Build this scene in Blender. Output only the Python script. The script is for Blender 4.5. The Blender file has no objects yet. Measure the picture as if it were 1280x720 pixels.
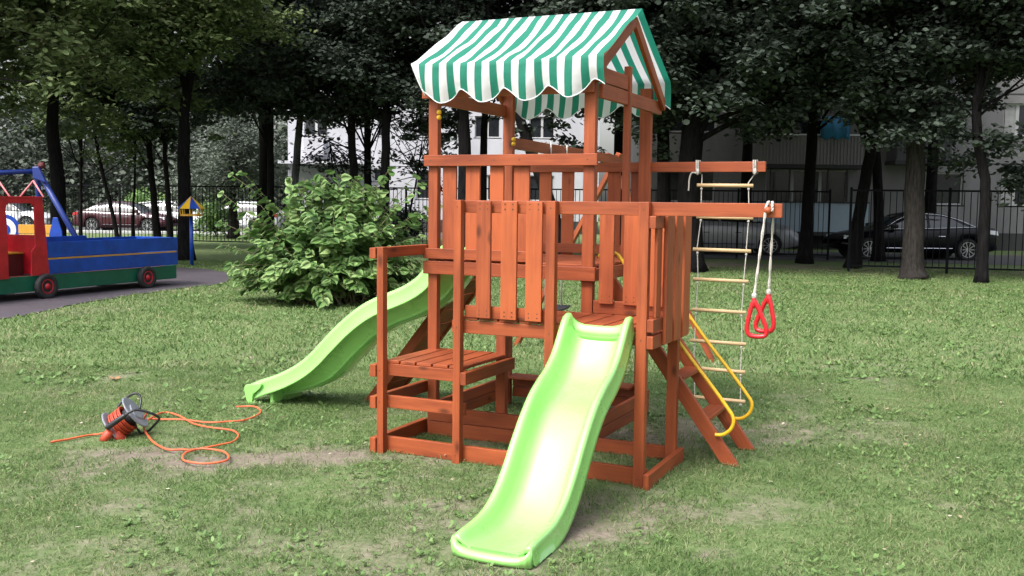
import bpy, bmesh, math, random
import numpy as np
from mathutils import Vector, Matrix
R = math.radians
random.seed(7)
rng = np.random.default_rng(7)
scene = bpy.context.scene
C = scene.collection

# ------------------------------------------------------------------ camera
CAM = (0, 0, 1.6)
cam_d = bpy.data.cameras.new('camera')
cam = bpy.data.objects.new('camera', cam_d); C.objects.link(cam)
cam_d.sensor_width = 36; cam_d.lens = 36 * 1254.85 / 1280
cam_d.clip_start = .05; cam_d.clip_end = 600
ROLL = R(-.678); PITCH = R(4.867)
M = Matrix.Rotation(math.pi/2 - PITCH, 4, 'X') @ Matrix.Rotation(-ROLL, 4, 'Z')
cam.matrix_world = Matrix.Translation(CAM) @ M
scene.camera = cam

def ray(px, py):
    X = (px-640)/1254.85; Y = (360-py)/1254.85
    c, s = math.cos(ROLL), math.sin(ROLL)
    x = X*c + Y*s; up = -X*s + Y*c
    return Vector((x, math.cos(PITCH)+up*math.sin(PITCH), -math.sin(PITCH)+up*math.cos(PITCH)))
def at(px, py, Y):                        # real point of the place seen at a photo pixel, Y metres away
    d = ray(px, py); return Vector(CAM) + d*(Y/d.y)
def gnd(px, py, h=0.0):
    d = ray(px, py); return Vector(CAM) + d*((h-1.6)/d.z)

# ------------------------------------------------------------------ materials
def new_mat(name):
    m = bpy.data.materials.new(name); m.use_nodes = True
    nt = m.node_tree; b = nt.nodes['Principled BSDF']
    return m, nt, b
def N(nt, t, **kw):
    n = nt.nodes.new(t)
    for k, v in kw.items():
        if k in n.inputs: n.inputs[k].default_value = v
        else: setattr(n, k, v)
    return n
def ramp(nt, stops):
    r = nt.nodes.new('ShaderNodeValToRGB'); e = r.color_ramp.elements
    while len(e) < len(stops): e.new(.5)
    for k, (p, c) in zip(e, stops): k.position = p; k.color = (*c, 1)
    return r
L = lambda nt, a, b: nt.links.new(a, b)

def paint(name, col, rough=.5, metal=0, var=.12, scale=6, bump=0, coat=0, spec=.5):
    m, nt, b = new_mat(name)
    tc = N(nt, 'ShaderNodeTexCoord'); nz = N(nt, 'ShaderNodeTexNoise', Scale=scale, Detail=6.0, Roughness=.65)
    L(nt, tc.outputs['Object'], nz.inputs['Vector'])
    lo = tuple(c*(1-var) for c in col); hi = tuple(min(1, c*(1+var)) for c in col)
    rp = ramp(nt, [(.3, lo), (.7, hi)]); L(nt, nz.outputs['Fac'], rp.inputs['Fac'])
    L(nt, rp.outputs['Color'], b.inputs['Base Color'])
    rr = N(nt, 'ShaderNodeMapRange'); rr.inputs[3].default_value = max(.02, rough-.08); rr.inputs[4].default_value = min(1, rough+.1)
    L(nt, nz.outputs['Fac'], rr.inputs[0]); L(nt, rr.outputs[0], b.inputs['Roughness'])
    b.inputs['Metallic'].default_value = metal; b.inputs['Coat Weight'].default_value = coat
    b.inputs['Specular IOR Level'].default_value = spec
    if bump:
        n2 = N(nt, 'ShaderNodeTexNoise', Scale=scale*8, Detail=4.0)
        L(nt, tc.outputs['Object'], n2.inputs['Vector'])
        bp = N(nt, 'ShaderNodeBump', Strength=bump, Distance=.01); L(nt, n2.outputs['Fac'], bp.inputs['Height']); L(nt, bp.outputs[0], b.inputs['Normal'])
    return m

def wood(name, dark, light, rough=.55, k=1.0):
    m, nt, b = new_mat(name)
    uv = N(nt, 'ShaderNodeUVMap'); uv.uv_map = 'UVMap'
    mp = N(nt, 'ShaderNodeMapping'); mp.inputs['Scale'].default_value = (2.2, 42, 1)
    L(nt, uv.outputs[0], mp.inputs[0])
    nz = N(nt, 'ShaderNodeTexNoise', Scale=1.0, Detail=6.0, Roughness=.6, Distortion=.6); L(nt, mp.outputs[0], nz.inputs['Vector'])
    mp2 = N(nt, 'ShaderNodeMapping'); mp2.inputs['Scale'].default_value = (1.6, 5, 1); L(nt, uv.outputs[0], mp2.inputs[0])
    n2 = N(nt, 'ShaderNodeTexNoise', Scale=1.3, Detail=3.0); L(nt, mp2.outputs[0], n2.inputs['Vector'])
    vo = N(nt, 'ShaderNodeTexVoronoi', Scale=1.5, Randomness=1.0); mp3 = N(nt, 'ShaderNodeMapping'); mp3.inputs['Scale'].default_value = (2.0, 4.5, 1)
    L(nt, uv.outputs[0], mp3.inputs[0]); L(nt, mp3.outputs[0], vo.inputs['Vector'])
    kn = N(nt, 'ShaderNodeMapRange'); kn.inputs[1].default_value = .05; kn.inputs[2].default_value = .16; kn.inputs[3].default_value = .38; kn.inputs[4].default_value = 1
    L(nt, vo.outputs['Distance'], kn.inputs[0])
    geo = N(nt, 'ShaderNodeNewGeometry')
    a1 = N(nt, 'ShaderNodeMath', operation='MULTIPLY_ADD'); a1.inputs[1].default_value = .5; L(nt, n2.outputs['Fac'], a1.inputs[0]); 
    s2 = N(nt, 'ShaderNodeMath', operation='MULTIPLY'); s2.inputs[1].default_value = .42; L(nt, nz.outputs['Fac'], s2.inputs[0]); L(nt, s2.outputs[0], a1.inputs[2])
    a2 = N(nt, 'ShaderNodeMath', operation='MULTIPLY_ADD'); a2.inputs[1].default_value = .3; L(nt, geo.outputs['Random Per Island'], a2.inputs[0]); L(nt, a1.outputs[0], a2.inputs[2])
    rp = ramp(nt, [(.36, dark), (.74, light)]); L(nt, a2.outputs[0], rp.inputs['Fac'])
    mx = N(nt, 'ShaderNodeMix', data_type='RGBA', blend_type='MULTIPLY'); mx.inputs[0].default_value = 1
    L(nt, rp.outputs['Color'], mx.inputs[6]); cb = N(nt, 'ShaderNodeCombineColor'); 
    for i in range(3): L(nt, kn.outputs[0], cb.inputs[i])
    L(nt, cb.outputs[0], mx.inputs[7]); L(nt, mx.outputs[2], b.inputs['Base Color'])
    b.inputs['Roughness'].default_value = rough; b.inputs['Specular IOR Level'].default_value = .4
    bp = N(nt, 'ShaderNodeBump', Strength=.25, Distance=.004); L(nt, nz.outputs['Fac'], bp.inputs['Height']); L(nt, bp.outputs[0], b.inputs['Normal'])
    return m

def leafmat(name, cols, rough=.5, trans=.25, spec=.4):
    m, nt, b = new_mat(name)
    geo = N(nt, 'ShaderNodeNewGeometry')
    tc = N(nt, 'ShaderNodeTexCoord'); nz = N(nt, 'ShaderNodeTexNoise', Scale=.55, Detail=2.0); L(nt, tc.outputs['Object'], nz.inputs['Vector'])
    ad = N(nt, 'ShaderNodeMath', operation='MULTIPLY_ADD'); ad.inputs[1].default_value = .55; L(nt, geo.outputs['Random Per Island'], ad.inputs[0])
    s = N(nt, 'ShaderNodeMath', operation='MULTIPLY'); s.inputs[1].default_value = .5; L(nt, nz.outputs['Fac'], s.inputs[0]); L(nt, s.outputs[0], ad.inputs[2])
    rp = ramp(nt, [(.15+.7*i/(len(cols)-1), c) for i, c in enumerate(cols)]); L(nt, ad.outputs[0], rp.inputs['Fac'])
    L(nt, rp.outputs['Color'], b.inputs['Base Color']); b.inputs['Roughness'].default_value = rough; b.inputs['Specular IOR Level'].default_value = spec
    tr = N(nt, 'ShaderNodeBsdfTranslucent'); L(nt, rp.outputs['Color'], tr.inputs['Color'])
    ms = N(nt, 'ShaderNodeMixShader'); ms.inputs[0].default_value = trans
    L(nt, b.outputs[0], ms.inputs[1]); L(nt, tr.outputs[0], ms.inputs[2]); L(nt, ms.outputs[0], nt.nodes['Material Output'].inputs['Surface'])
    return m

m_wood = wood('stained_wood', (.145, .026, .0085), (.38, .086, .025))
m_pale = wood('rung_wood', (.42, .27, .13), (.62, .44, .25))
m_slide = paint('green_slide_plastic', (.27, .62, .155), rough=.27, var=.1, scale=2.2, coat=.8, spec=.8)
m_red = paint('red_plastic', (.5, .012, .02), rough=.3, var=.08)
m_yel = paint('yellow_paint', (.72, .42, .02), rough=.35, var=.08)
m_rope = paint('rope', (.5, .46, .42), rough=.9, var=.25, scale=90, bump=.4)
m_black = paint('black_plastic', (.018, .018, .022), rough=.4, var=.2)
m_grey = paint('grey_flange_plastic', (.22, .23, .27), rough=.4, var=.1)
m_cable = paint('orange_cable', (.6, .11, .04), rough=.5, var=.15, scale=20)
m_plug = paint('orange_plug', (.42, .05, .02), rough=.5, var=.15)
m_tred = paint('train_red', (.4, .01, .02), rough=.35, var=.3, scale=4)
m_tblue = paint('train_blue', (.004, .045, .3), rough=.4, var=.35, scale=4)
m_tgreen = paint('train_green', (.004, .09, .05), rough=.4, var=.2)
m_toch = paint('ochre_boards', (.5, .25, .02), rough=.5, var=.15)
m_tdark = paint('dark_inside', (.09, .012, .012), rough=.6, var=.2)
m_white = paint('white_paint', (.72, .74, .78), rough=.5, var=.05)
m_rubber = paint('rubber', (.018, .018, .019), rough=.8, var=.3, scale=20)
m_swblue = paint('swing_blue', (.012, .03, .18), rough=.4, var=.15)
m_pinkbar = paint('faded_red_bar', (.5, .16, .17), rough=.5, var=.15)
m_fence = paint('fence_iron', (.005, .0055, .007), rough=.7, var=.3, scale=20, bump=.2, spec=.12)
m_kerb = paint('kerb_concrete', (.4, .4, .4), rough=.85, var=.2, scale=10, bump=.3)
m_rim = paint('alloy', (.55, .56, .58), rough=.3, metal=.9, var=.05)
m_glass = paint('car_glass', (.012, .014, .016), rough=.06, var=.05, spec=.8)
m_winglass = paint('window_glass', (.018, .02, .024), rough=.12, var=.3, scale=1.2, spec=.6)
m_curtain = paint('net_curtain', (.3, .3, .3), rough=.8, var=.2)
m_frame = paint('window_frame', (.4, .4, .4), rough=.6, var=.08)
m_lamp = paint('lamp_lens', (.7, .72, .74), rough=.15, var=.05)
m_tail = paint('tail_lens', (.35, .02, .02), rough=.2, var=.05)
m_chrome_dull = paint('zinc_screw', (.09, .05, .03), rough=.5, metal=.4, var=.1)
m_chrome = paint('chrome', (.6, .6, .62), rough=.15, metal=1, var=.03)
m_dirtleaf = paint('fallen_leaf', (.3, .14, .06), rough=.8, var=.3)
car_black = paint('black_car_paint', (.003, .003, .006), rough=.2, coat=.1, spec=.2, var=.1)
car_white = paint('white_car_paint', (.72, .73, .75), rough=.3, coat=.6, var=.03)
car_burg = paint('burgundy_car_paint', (.05, .006, .014), rough=.25, coat=.6, var=.1)
car_grey = paint('silver_car_paint', (.33, .34, .36), rough=.3, coat=.5, metal=.2, var=.05)

def wall_mat(name, col, stain):
    m, nt, b = new_mat(name)
    tc = N(nt, 'ShaderNodeTexCoord'); mp = N(nt, 'ShaderNodeMapping'); mp.inputs['Scale'].default_value = (1, 1, .35); L(nt, tc.outputs['Object'], mp.inputs[0])
    nz = N(nt, 'ShaderNodeTexNoise', Scale=.8, Detail=9.0, Roughness=.7); L(nt, mp.outputs[0], nz.inputs['Vector'])
    rp = ramp(nt, [(.35, stain), (.6, col)]); L(nt, nz.outputs['Fac'], rp.inputs['Fac']); L(nt, rp.outputs['Color'], b.inputs['Base Color'])
    b.inputs['Roughness'].default_value = .9
    n2 = N(nt, 'ShaderNodeTexNoise', Scale=25.0, Detail=4.0); L(nt, tc.outputs['Object'], n2.inputs['Vector'])
    bp = N(nt, 'ShaderNodeBump', Strength=.3, Distance=.02); L(nt, n2.outputs['Fac'], bp.inputs['Height']); L(nt, bp.outputs[0], b.inputs['Normal'])
    return m
m_wallR = wall_mat('beige_panel_wall', (.2, .195, .2), (.15, .145, .15))
m_wallL = wall_mat('white_panel_wall', (.46, .46, .5), (.38, .38, .42))
m_plinth = wall_mat('plinth', (.05, .05, .05), (.03, .03, .03))
m_corr = wall_mat('corrugated_cladding', (.25, .23, .24), (.19, .18, .19))
m_corrd = wall_mat('dark_corrugated_cladding', (.1, .1, .11), (.07, .07, .075))
m_lblue = wall_mat('pale_blue_panel', (.36, .45, .53), (.3, .38, .45))
m_tarp = paint('blue_sheet', (.03, .2, .42), rough=.6, var=.25, scale=4)
m_greyband = wall_mat('grey_green_band', (.3, .32, .31), (.25, .27, .26))

def bark(name, col):
    m, nt, b = new_mat(name)
    tc = N(nt, 'ShaderNodeTexCoord'); mp = N(nt, 'ShaderNodeMapping'); mp.inputs['Scale'].default_value = (1, 1, .18); L(nt, tc.outputs['Object'], mp.inputs[0])
    nz = N(nt, 'ShaderNodeTexNoise', Scale=22.0, Detail=7.0, Roughness=.7); L(nt, mp.outputs[0], nz.inputs['Vector'])
    rp = ramp(nt, [(.35, tuple(c*.45 for c in col)), (.65, tuple(c*1.35 for c in col))]); L(nt, nz.outputs['Fac'], rp.inputs['Fac']); L(nt, rp.outputs['Color'], b.inputs['Base Color'])
    b.inputs['Roughness'].default_value = .95; b.inputs['Specular IOR Level'].default_value = .06
    bp = N(nt, 'ShaderNodeBump', Strength=.9, Distance=.04); L(nt, nz.outputs['Fac'], bp.inputs['Height']); L(nt, bp.outputs[0], b.inputs['Normal'])
    return m
m_bark = bark('dark_bark', (.012, .011, .0115))
m_barkg = bark('grey_bark', (.034, .03, .028))
m_birch = bark('birch_bark', (.11, .11, .115))
m_stem = paint('green_stem', (.1, .09, .04), rough=.7, var=.3)

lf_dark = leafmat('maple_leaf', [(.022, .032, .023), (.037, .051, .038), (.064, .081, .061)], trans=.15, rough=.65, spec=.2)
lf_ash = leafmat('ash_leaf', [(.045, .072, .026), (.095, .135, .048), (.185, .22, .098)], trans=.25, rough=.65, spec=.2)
lf_grey = leafmat('willow_leaf', [(.07, .09, .07), (.12, .145, .115), (.17, .2, .16)], trans=.25)
lf_wood = leafmat('far_leaf', [(.04, .055, .04), (.075, .095, .068), (.11, .13, .1)], trans=.2)
lf_bush = leafmat('broad_leaf', [(.06, .135, .032), (.155, .28, .078), (.3, .41, .16)], rough=.5, trans=.3)
lf_weed = leafmat('weed_leaf', [(.06, .12, .03), (.12, .21, .06), (.2, .3, .1)], trans=.25)

def grass_mat(name, cols, dry):
    m, nt, b = new_mat(name)
    geo = N(nt, 'ShaderNodeNewGeometry'); nz = N(nt, 'ShaderNodeTexNoise', Scale=.9, Detail=6.0, Roughness=.7); L(nt, geo.outputs['Position'], nz.inputs['Vector'])
    ad = N(nt, 'ShaderNodeMath', operation='MULTIPLY_ADD'); ad.inputs[1].default_value = .42; L(nt, geo.outputs['Random Per Island'], ad.inputs[0])
    s = N(nt, 'ShaderNodeMath', operation='MULTIPLY'); s.inputs[1].default_value = .7; L(nt, nz.outputs['Fac'], s.inputs[0]); L(nt, s.outputs[0], ad.inputs[2])
    rp = ramp(nt, [(.22+.48*i/(len(cols)-1), c) for i, c in enumerate(cols)] + [(.8, dry)]); L(nt, ad.outputs[0], rp.inputs['Fac'])
    L(nt, rp.outputs['Color'], b.inputs['Base Color']); b.inputs['Roughness'].default_value = .6; b.inputs['Specular IOR Level'].default_value = .25
    tr = N(nt, 'ShaderNodeBsdfTranslucent'); L(nt, rp.outputs['Color'], tr.inputs['Color'])
    ms = N(nt, 'ShaderNodeMixShader'); ms.inputs[0].default_value = .35
    L(nt, b.outputs[0], ms.inputs[1]); L(nt, tr.outputs[0], ms.inputs[2]); L(nt, ms.outputs[0], nt.nodes['Material Output'].inputs['Surface'])
    return m
m_blade = grass_mat('grass_blade', [(.054, .108, .03), (.108, .188, .056), (.2, .265, .105)], (.34, .31, .19))

def lawn_mat():
    m, nt, b = new_mat('lawn_ground')
    geo = N(nt, 'ShaderNodeNewGeometry')
    at_ = N(nt, 'ShaderNodeAttribute'); at_.attribute_name = 'bare'
    n1 = N(nt, 'ShaderNodeTexNoise', Scale=1.1, Detail=8.0, Roughness=.7); n2 = N(nt, 'ShaderNodeTexNoise', Scale=28.0, Detail=5.0, Roughness=.75); n3 = N(nt, 'ShaderNodeTexNoise', Scale=5.0, Detail=6.0, Roughness=.7)
    for n in (n1, n2, n3): L(nt, geo.outputs['Position'], n.inputs['Vector'])
    g = ramp(nt, [(.25, (.046, .075, .026)), (.5, (.108, .158, .058)), (.75, (.22, .235, .125))])
    mm = N(nt, 'ShaderNodeMath', operation='MULTIPLY_ADD'); mm.inputs[1].default_value = .5; L(nt, n2.outputs['Fac'], mm.inputs[0])
    s = N(nt, 'ShaderNodeMath', operation='MULTIPLY'); s.inputs[1].default_value = .5; L(nt, n3.outputs['Fac'], s.inputs[0]); L(nt, s.outputs[0], mm.inputs[2])
    L(nt, mm.outputs[0], g.inputs['Fac'])
    so = ramp(nt, [(.25, (.07, .055, .042)), (.5, (.18, .15, .118)), (.75, (.31, .27, .215))]); L(nt, mm.outputs[0], so.inputs['Fac'])
    ad = N(nt, 'ShaderNodeMath', operation='MULTIPLY_ADD'); ad.inputs[1].default_value = 1.1; L(nt, n3.outputs['Fac'], ad.inputs[0]); L(nt, at_.outputs['Fac'], ad.inputs[2])
    mr = N(nt, 'ShaderNodeMapRange'); mr.inputs[1].default_value = .62; mr.inputs[2].default_value = 1.15; L(nt, ad.outputs[0], mr.inputs[0])
    mx = N(nt, 'ShaderNodeMix', data_type='RGBA'); L(nt, mr.outputs[0], mx.inputs[0]); L(nt, g.outputs['Color'], mx.inputs[6]); L(nt, so.outputs['Color'], mx.inputs[7])
    L(nt, mx.outputs[2], b.inputs['Base Color']); b.inputs['Roughness'].default_value = .95; b.inputs['Specular IOR Level'].default_value = .15
    bp = N(nt, 'ShaderNodeBump', Strength=.7, Distance=.03); L(nt, mm.outputs[0], bp.inputs['Height']); L(nt, bp.outputs[0], b.inputs['Normal'])
    return m
m_lawn = lawn_mat()
def tarmac(name, col):
    m, nt, b = new_mat(name)
    geo = N(nt, 'ShaderNodeNewGeometry'); n1 = N(nt, 'ShaderNodeTexNoise', Scale=.9, Detail=8.0, Roughness=.7); n2 = N(nt, 'ShaderNodeTexNoise', Scale=60.0, Detail=3.0)
    for n in (n1, n2): L(nt, geo.outputs['Position'], n.inputs['Vector'])
    ad = N(nt, 'ShaderNodeMath', operation='ADD'); L(nt, n1.outputs['Fac'], ad.inputs[0]); L(nt, n2.outputs['Fac'], ad.inputs[1])
    h = N(nt, 'ShaderNodeMath', operation='MULTIPLY'); h.inputs[1].default_value = .5; L(nt, ad.outputs[0], h.inputs[0])
    rp = ramp(nt, [(.35, tuple(c*.65 for c in col)), (.65, tuple(c*1.4 for c in col))]); L(nt, h.outputs[0], rp.inputs['Fac']); L(nt, rp.outputs['Color'], b.inputs['Base Color'])
    b.inputs['Roughness'].default_value = .85; bp = N(nt, 'ShaderNodeBump', Strength=.4, Distance=.01); L(nt, n2.outputs['Fac'], bp.inputs['Height']); L(nt, bp.outputs[0], b.inputs['Normal'])
    return m
m_path = tarmac('purple_tarmac', (.05, .04, .05)); m_road = tarmac('asphalt', (.06, .06, .062))

def canopy_mat():
    m, nt, b = new_mat('striped_canvas')
    uv = N(nt, 'ShaderNodeUVMap'); uv.uv_map = 'UVMap'; sx = N(nt, 'ShaderNodeSeparateXYZ'); L(nt, uv.outputs[0], sx.inputs[0])
    md = N(nt, 'ShaderNodeMath', operation='FRACT'); L(nt, sx.outputs['X'], md.inputs[0])
    gt = N(nt, 'ShaderNodeMath', operation='GREATER_THAN'); gt.inputs[1].default_value = .5; L(nt, md.outputs[0], gt.inputs[0])
    mx = N(nt, 'ShaderNodeMix', data_type='RGBA'); mx.inputs[6].default_value = (.02, .24, .16, 1); mx.inputs[7].default_value = (.78, .78, .8, 1); L(nt, gt.outputs[0], mx.inputs[0])
    L(nt, mx.outputs[2], b.inputs['Base Color']); b.inputs['Roughness'].default_value = .75
    tc = N(nt, 'ShaderNodeTexCoord'); nz = N(nt, 'ShaderNodeTexNoise', Scale=5.0, Detail=5.0); L(nt, tc.outputs['Object'], nz.inputs['Vector'])
    bp = N(nt, 'ShaderNodeBump', Strength=.5, Distance=.04); L(nt, nz.outputs['Fac'], bp.inputs['Height']); L(nt, bp.outputs[0], b.inputs['Normal'])
    tr = N(nt, 'ShaderNodeBsdfTranslucent'); L(nt, mx.outputs[2], tr.inputs['Color'])
    ms = N(nt, 'ShaderNodeMixShader'); ms.inputs[0].default_value = .42
    L(nt, b.outputs[0], ms.inputs[1]); L(nt, tr.outputs[0], ms.inputs[2]); L(nt, ms.outputs[0], nt.nodes['Material Output'].inputs['Surface'])
    return m
m_canopy = canopy_mat()

# ------------------------------------------------------------------ mesh helpers
class MB:
    def __init__(s): s.v = []; s.f = []; s.uv = []
    def face(s, idx, uv=None):
        s.f.append(tuple(idx)); s.uv.append(uv or [(0, 0)]*len(idx))
    def obox(s, c, a, b, d, la, lb, ld, taper=1):
        c = Vector(c); b0 = len(s.v); h = (la/2, lb/2, ld/2)
        for sa in (-1, 1):
            for sb in (-1, 1):
                for sd in (-1, 1): s.v.append(c + a*(sa*h[0]) + b*(sb*h[1]) + d*(sd*h[2]))
        ax = [la, lb, ld]; o1, o2 = random.uniform(0, 40), random.uniform(0, 40)
        quads = [((0, 1, 3, 2), 0), ((4, 6, 7, 5), 0), ((0, 4, 5, 1), 1), ((2, 3, 7, 6), 1), ((0, 2, 6, 4), 2), ((1, 5, 7, 3), 2)]
        for q, nrm in quads:
            ax2 = [i for i in range(3) if i != nrm]; ax2.sort(key=lambda i: -ax[i])
            uv = []
            for i in q:
                sg = ((i >> 2) & 1, (i >> 1) & 1, i & 1)
                uv.append((o1 + sg[ax2[0]]*ax[ax2[0]], o2 + nrm*.37 + sg[ax2[1]]*ax[ax2[1]]))
            s.face([b0+i for i in q], uv)
    def box(s, x0, x1, y0, y1, z0, z1):
        s.obox(((x0+x1)/2, (y0+y1)/2, (z0+z1)/2), Vector((1, 0, 0)), Vector((0, 1, 0)), Vector((0, 0, 1)), abs(x1-x0), abs(y1-y0), abs(z1-z0)); return s
    def beam(s, p0, p1, w, h, up=(0, 0, 1)):
        p0, p1 = Vector(p0), Vector(p1); a = (p1-p0); l = a.length; a.normalize()
        b = Vector(up).cross(a)
        if b.length < 1e-5: b = Vector((1, 0, 0)).cross(a)
        b.normalize(); d = a.cross(b); s.obox((p0+p1)/2, a, b, d, l, w, h); return s
    def tube(s, pts, r, n=8, cap=True, closed=False):
        pts = [Vector(p) for p in pts]; k = len(pts); rad = r if isinstance(r, (list, tuple)) else [r]*k
        b0 = len(s.v); ref = None
        for i, p in enumerate(pts):
            t = (pts[(i+1) % k if closed else min(i+1, k-1)] - pts[(i-1) if (closed or i) else 0])
            if t.length < 1e-9: t = Vector((0, 0, 1))
            t.normalize()
            if ref is None: ref = Vector((0, 0, 1)) if abs(t.z) < .9 else Vector((1, 0, 0))
            u = t.cross(ref)
            if u.length < 1e-6: u = t.cross(Vector((.3, 1, .2)))
            u.normalize(); w = t.cross(u); w.normalize(); ref = -w if False else u.cross(t)
            for j in range(n):
                an = 2*math.pi*j/n; s.v.append(p + (u*math.cos(an) + w*math.sin(an))*rad[i])
        for i in range(k if closed else k-1):
            i2 = (i+1) % k
            for j in range(n):
                j2 = (j+1) % n
                s.face([b0+i*n+j, b0+i*n+j2, b0+i2*n+j2, b0+i2*n+j])
        if cap and not closed:
            s.face([b0+j for j in range(n)][::-1]); s.face([b0+(k-1)*n+j for j in range(n)])
        return s
    def lathe(s, c, axis, prof, n=20):          # prof: (along axis, radius)
        c = Vector(c); a = Vector(axis).normalized(); u = a.orthogonal().normalized(); w = a.cross(u); b0 = len(s.v)
        for (z, r) in prof:
            for j in range(n):
                an = 2*math.pi*j/n; s.v.append(c + a*z + (u*math.cos(an)+w*math.sin(an))*r)
        for i in range(len(prof)-1):
            for j in range(n):
                j2 = (j+1) % n; s.face([b0+i*n+j, b0+i*n+j2, b0+(i+1)*n+j2, b0+(i+1)*n+j])
        if prof[0][1] > 1e-4: s.face([b0+j for j in range(n)][::-1])
        if prof[-1][1] > 1e-4: s.face([b0+(len(prof)-1)*n+j for j in range(n)])
        return s
    def prism(s, poly, d):                      # poly: 3-D outline, d: extrusion vector
        poly = [Vector(p) for p in poly]; d = Vector(d); b0 = len(s.v); n = len(poly); s.v += poly + [p+d for p in poly]
        uvp = [(p.x+p.z*.3, p.z) for p in poly]; o = random.uniform(0, 9)
        e = (poly[1]-poly[0]).normalized(); 
        ln = max(((poly[i]-poly[i-1]) for i in range(n)), key=lambda q: q.length).normalized(); cr = ln.cross(d.normalized())
        uvp = [(o+p.dot(ln), o+p.dot(cr)) for p in poly]
        s.face([b0+i for i in range(n)][::-1], uvp[::-1]); s.face([b0+n+i for i in range(n)], uvp)
        for i in range(n):
            j = (i+1) % n; s.face([b0+i, b0+j, b0+n+j, b0+n+i], [uvp[i], uvp[j], (uvp[j][0], uvp[j][1]+d.length), (uvp[i][0], uvp[i][1]+d.length)])
        return s
    def loft(s, secs, closed=True, cap=True):
        b0 = len(s.v); n = len(secs[0])
        for q in secs: s.v += [Vector(p) for p in q]
        for i in range(len(secs)-1):
            for j in range(n if closed else n-1):
                j2 = (j+1) % n; s.face([b0+i*n+j, b0+i*n+j2, b0+(i+1)*n+j2, b0+(i+1)*n+j])
        if cap: s.face([b0+j for j in range(n)][::-1]); s.face([b0+(len(secs)-1)*n+j for j in range(n)])
        return s
    def build(s, name, mat, parent=None, smooth=False, bevel=0, fixn=True):
        me = bpy.data.meshes.new(name); me.from_pydata([tuple(p) for p in s.v], [], s.f)
        ul = me.uv_layers.new(name='UVMap'); flat = [c for f in s.uv for p in f for c in p]; ul.data.foreach_set('uv', flat)
        if fixn:
            bm = bmesh.new(); bm.from_mesh(me); bmesh.ops.recalc_face_normals(bm, faces=bm.faces); bm.to_mesh(me); bm.free()
        me.materials.append(mat)
        if smooth: me.polygons.foreach_set('use_smooth', [True]*len(me.polygons))
        o = bpy.data.objects.new(name, me); C.objects.link(o)
        if parent: o.parent = parent
        if bevel:
            bv = o.modifiers.new('bevel', 'BEVEL'); bv.width = bevel; bv.segments = 2; bv.limit_method = 'ANGLE'
        return o

def tag(o, label=None, cat=None, group=None, kind=None):
    if label: o['label'] = label
    if cat: o['category'] = cat
    if group: o['group'] = group
    if kind: o['kind'] = kind
    return o
def thing(name, label, cat, loc=(0, 0, 0), rz=0, group=None):
    o = bpy.data.objects.new(name, None); C.objects.link(o); o.empty_display_size = .2
    o.location = loc; o.rotation_euler = (0, 0, rz); return tag(o, label, cat, group)
def np_mesh(name, V, F, mat, parent=None, smooth=False):
    V = np.asarray(V, np.float32); F = np.asarray(F, np.int32)
    me = bpy.data.meshes.new(name); me.vertices.add(len(V)); me.vertices.foreach_set('co', V.ravel())
    k = F.shape[1]; me.loops.add(F.size); me.loops.foreach_set('vertex_index', F.ravel())
    me.polygons.add(len(F)); me.polygons.foreach_set('loop_start', np.arange(len(F), dtype=np.int32)*k)
    me.update(calc_edges=True); me.validate()
    if smooth: me.polygons.foreach_set('use_smooth', [True]*len(me.polygons))
    me.materials.append(mat); o = bpy.data.objects.new(name, me); C.objects.link(o)
    if parent: o.parent = parent
    return o
def smoothpath(pts, n=6):
    P = [Vector(p) for p in pts]; out = []
    for i in range(len(P)-1):
        p0, p1, p2, p3 = P[max(i-1, 0)], P[i], P[i+1], P[min(i+2, len(P)-1)]
        for k in range(n):
            t = k/n; out.append(.5*((2*p1) + (p2-p0)*t + (2*p0-5*p1+4*p2-p3)*t*t + (3*p1-p0-3*p2+p3)*t**3))
    out.append(P[-1]); return out

# ------------------------------------------------------------------ ground
def nz2(x, y, s, seed):
    r = np.random.default_rng(seed); out = np.zeros_like(x)
    for i in range(10):
        a = r.uniform(0, 2*np.pi); f = s*r.uniform(.5, 2.2); out += np.sin((x*np.cos(a)+y*np.sin(a))*f + r.uniform(0, 6.3))
    return out/4.5
PATCH = [(-1.85, 6.1, 1.15, .36, .5), (-1.25, 6.12, .5, .25, .45), (-2.55, 6.15, .4, .2, .3), (-.85, 6.5, .5, .25, .3), (1.95, 7.05, .9, .55, .26), (2.9, 7.0, .7, .5, .24), (1.0, 5.15, .55, .22, .42),
         (.95, 4.45, .16, .09, .55), (1.9, 5.3, .8, .3, .25), (.3, 6.6, .9, .6, .5), (.9, 7.4, .8, .7, .3), (-.3, 5.6, .7, .3, .22), (-2.1, 5.2, .9, .3, .15), (.2, 5.0, .5, .3, .3), (2.4, 8.2, .6, .4, .3), (3.3, 9.2, .7, .5, .2), (-.9, 7.6, .5, .4, .25)]
def bare(x, y):
    b = .18*nz2(x, y, 1.6, 3) + .12*nz2(x, y, 6, 4) + .16*np.clip((6.6-y)/2.5, 0, 1)
    wx, wy = x + .28*nz2(x, y, 3.2, 41) + .08*nz2(x, y, 11, 43), y + .2*nz2(x, y, 3.6, 42) + .06*nz2(x, y, 12, 44)
    for cx, cy, rx, ry, k in PATCH: b = b + k*np.exp(-(((wx-cx)/rx)**2 + ((wy-cy)/ry)**2))
    f = -.515*0 
    b = b + .6*np.exp(-((y-(26.0-.235*(x-6)))/1.6)**2)*(x > 3)      # trodden earth under the near fence
    return b
xs = np.concatenate([[-300, -120, -60], np.arange(-40, -5, 1.0), np.arange(-5, 5, .1), np.arange(5, 41, 1.0), [60, 120, 300]])
ys = np.concatenate([[-120, -30, -8], np.arange(0, 3.5, .5), np.arange(3.5, 11, .1), np.arange(11, 60, 1.0), [70, 100, 160, 350]])
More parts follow.
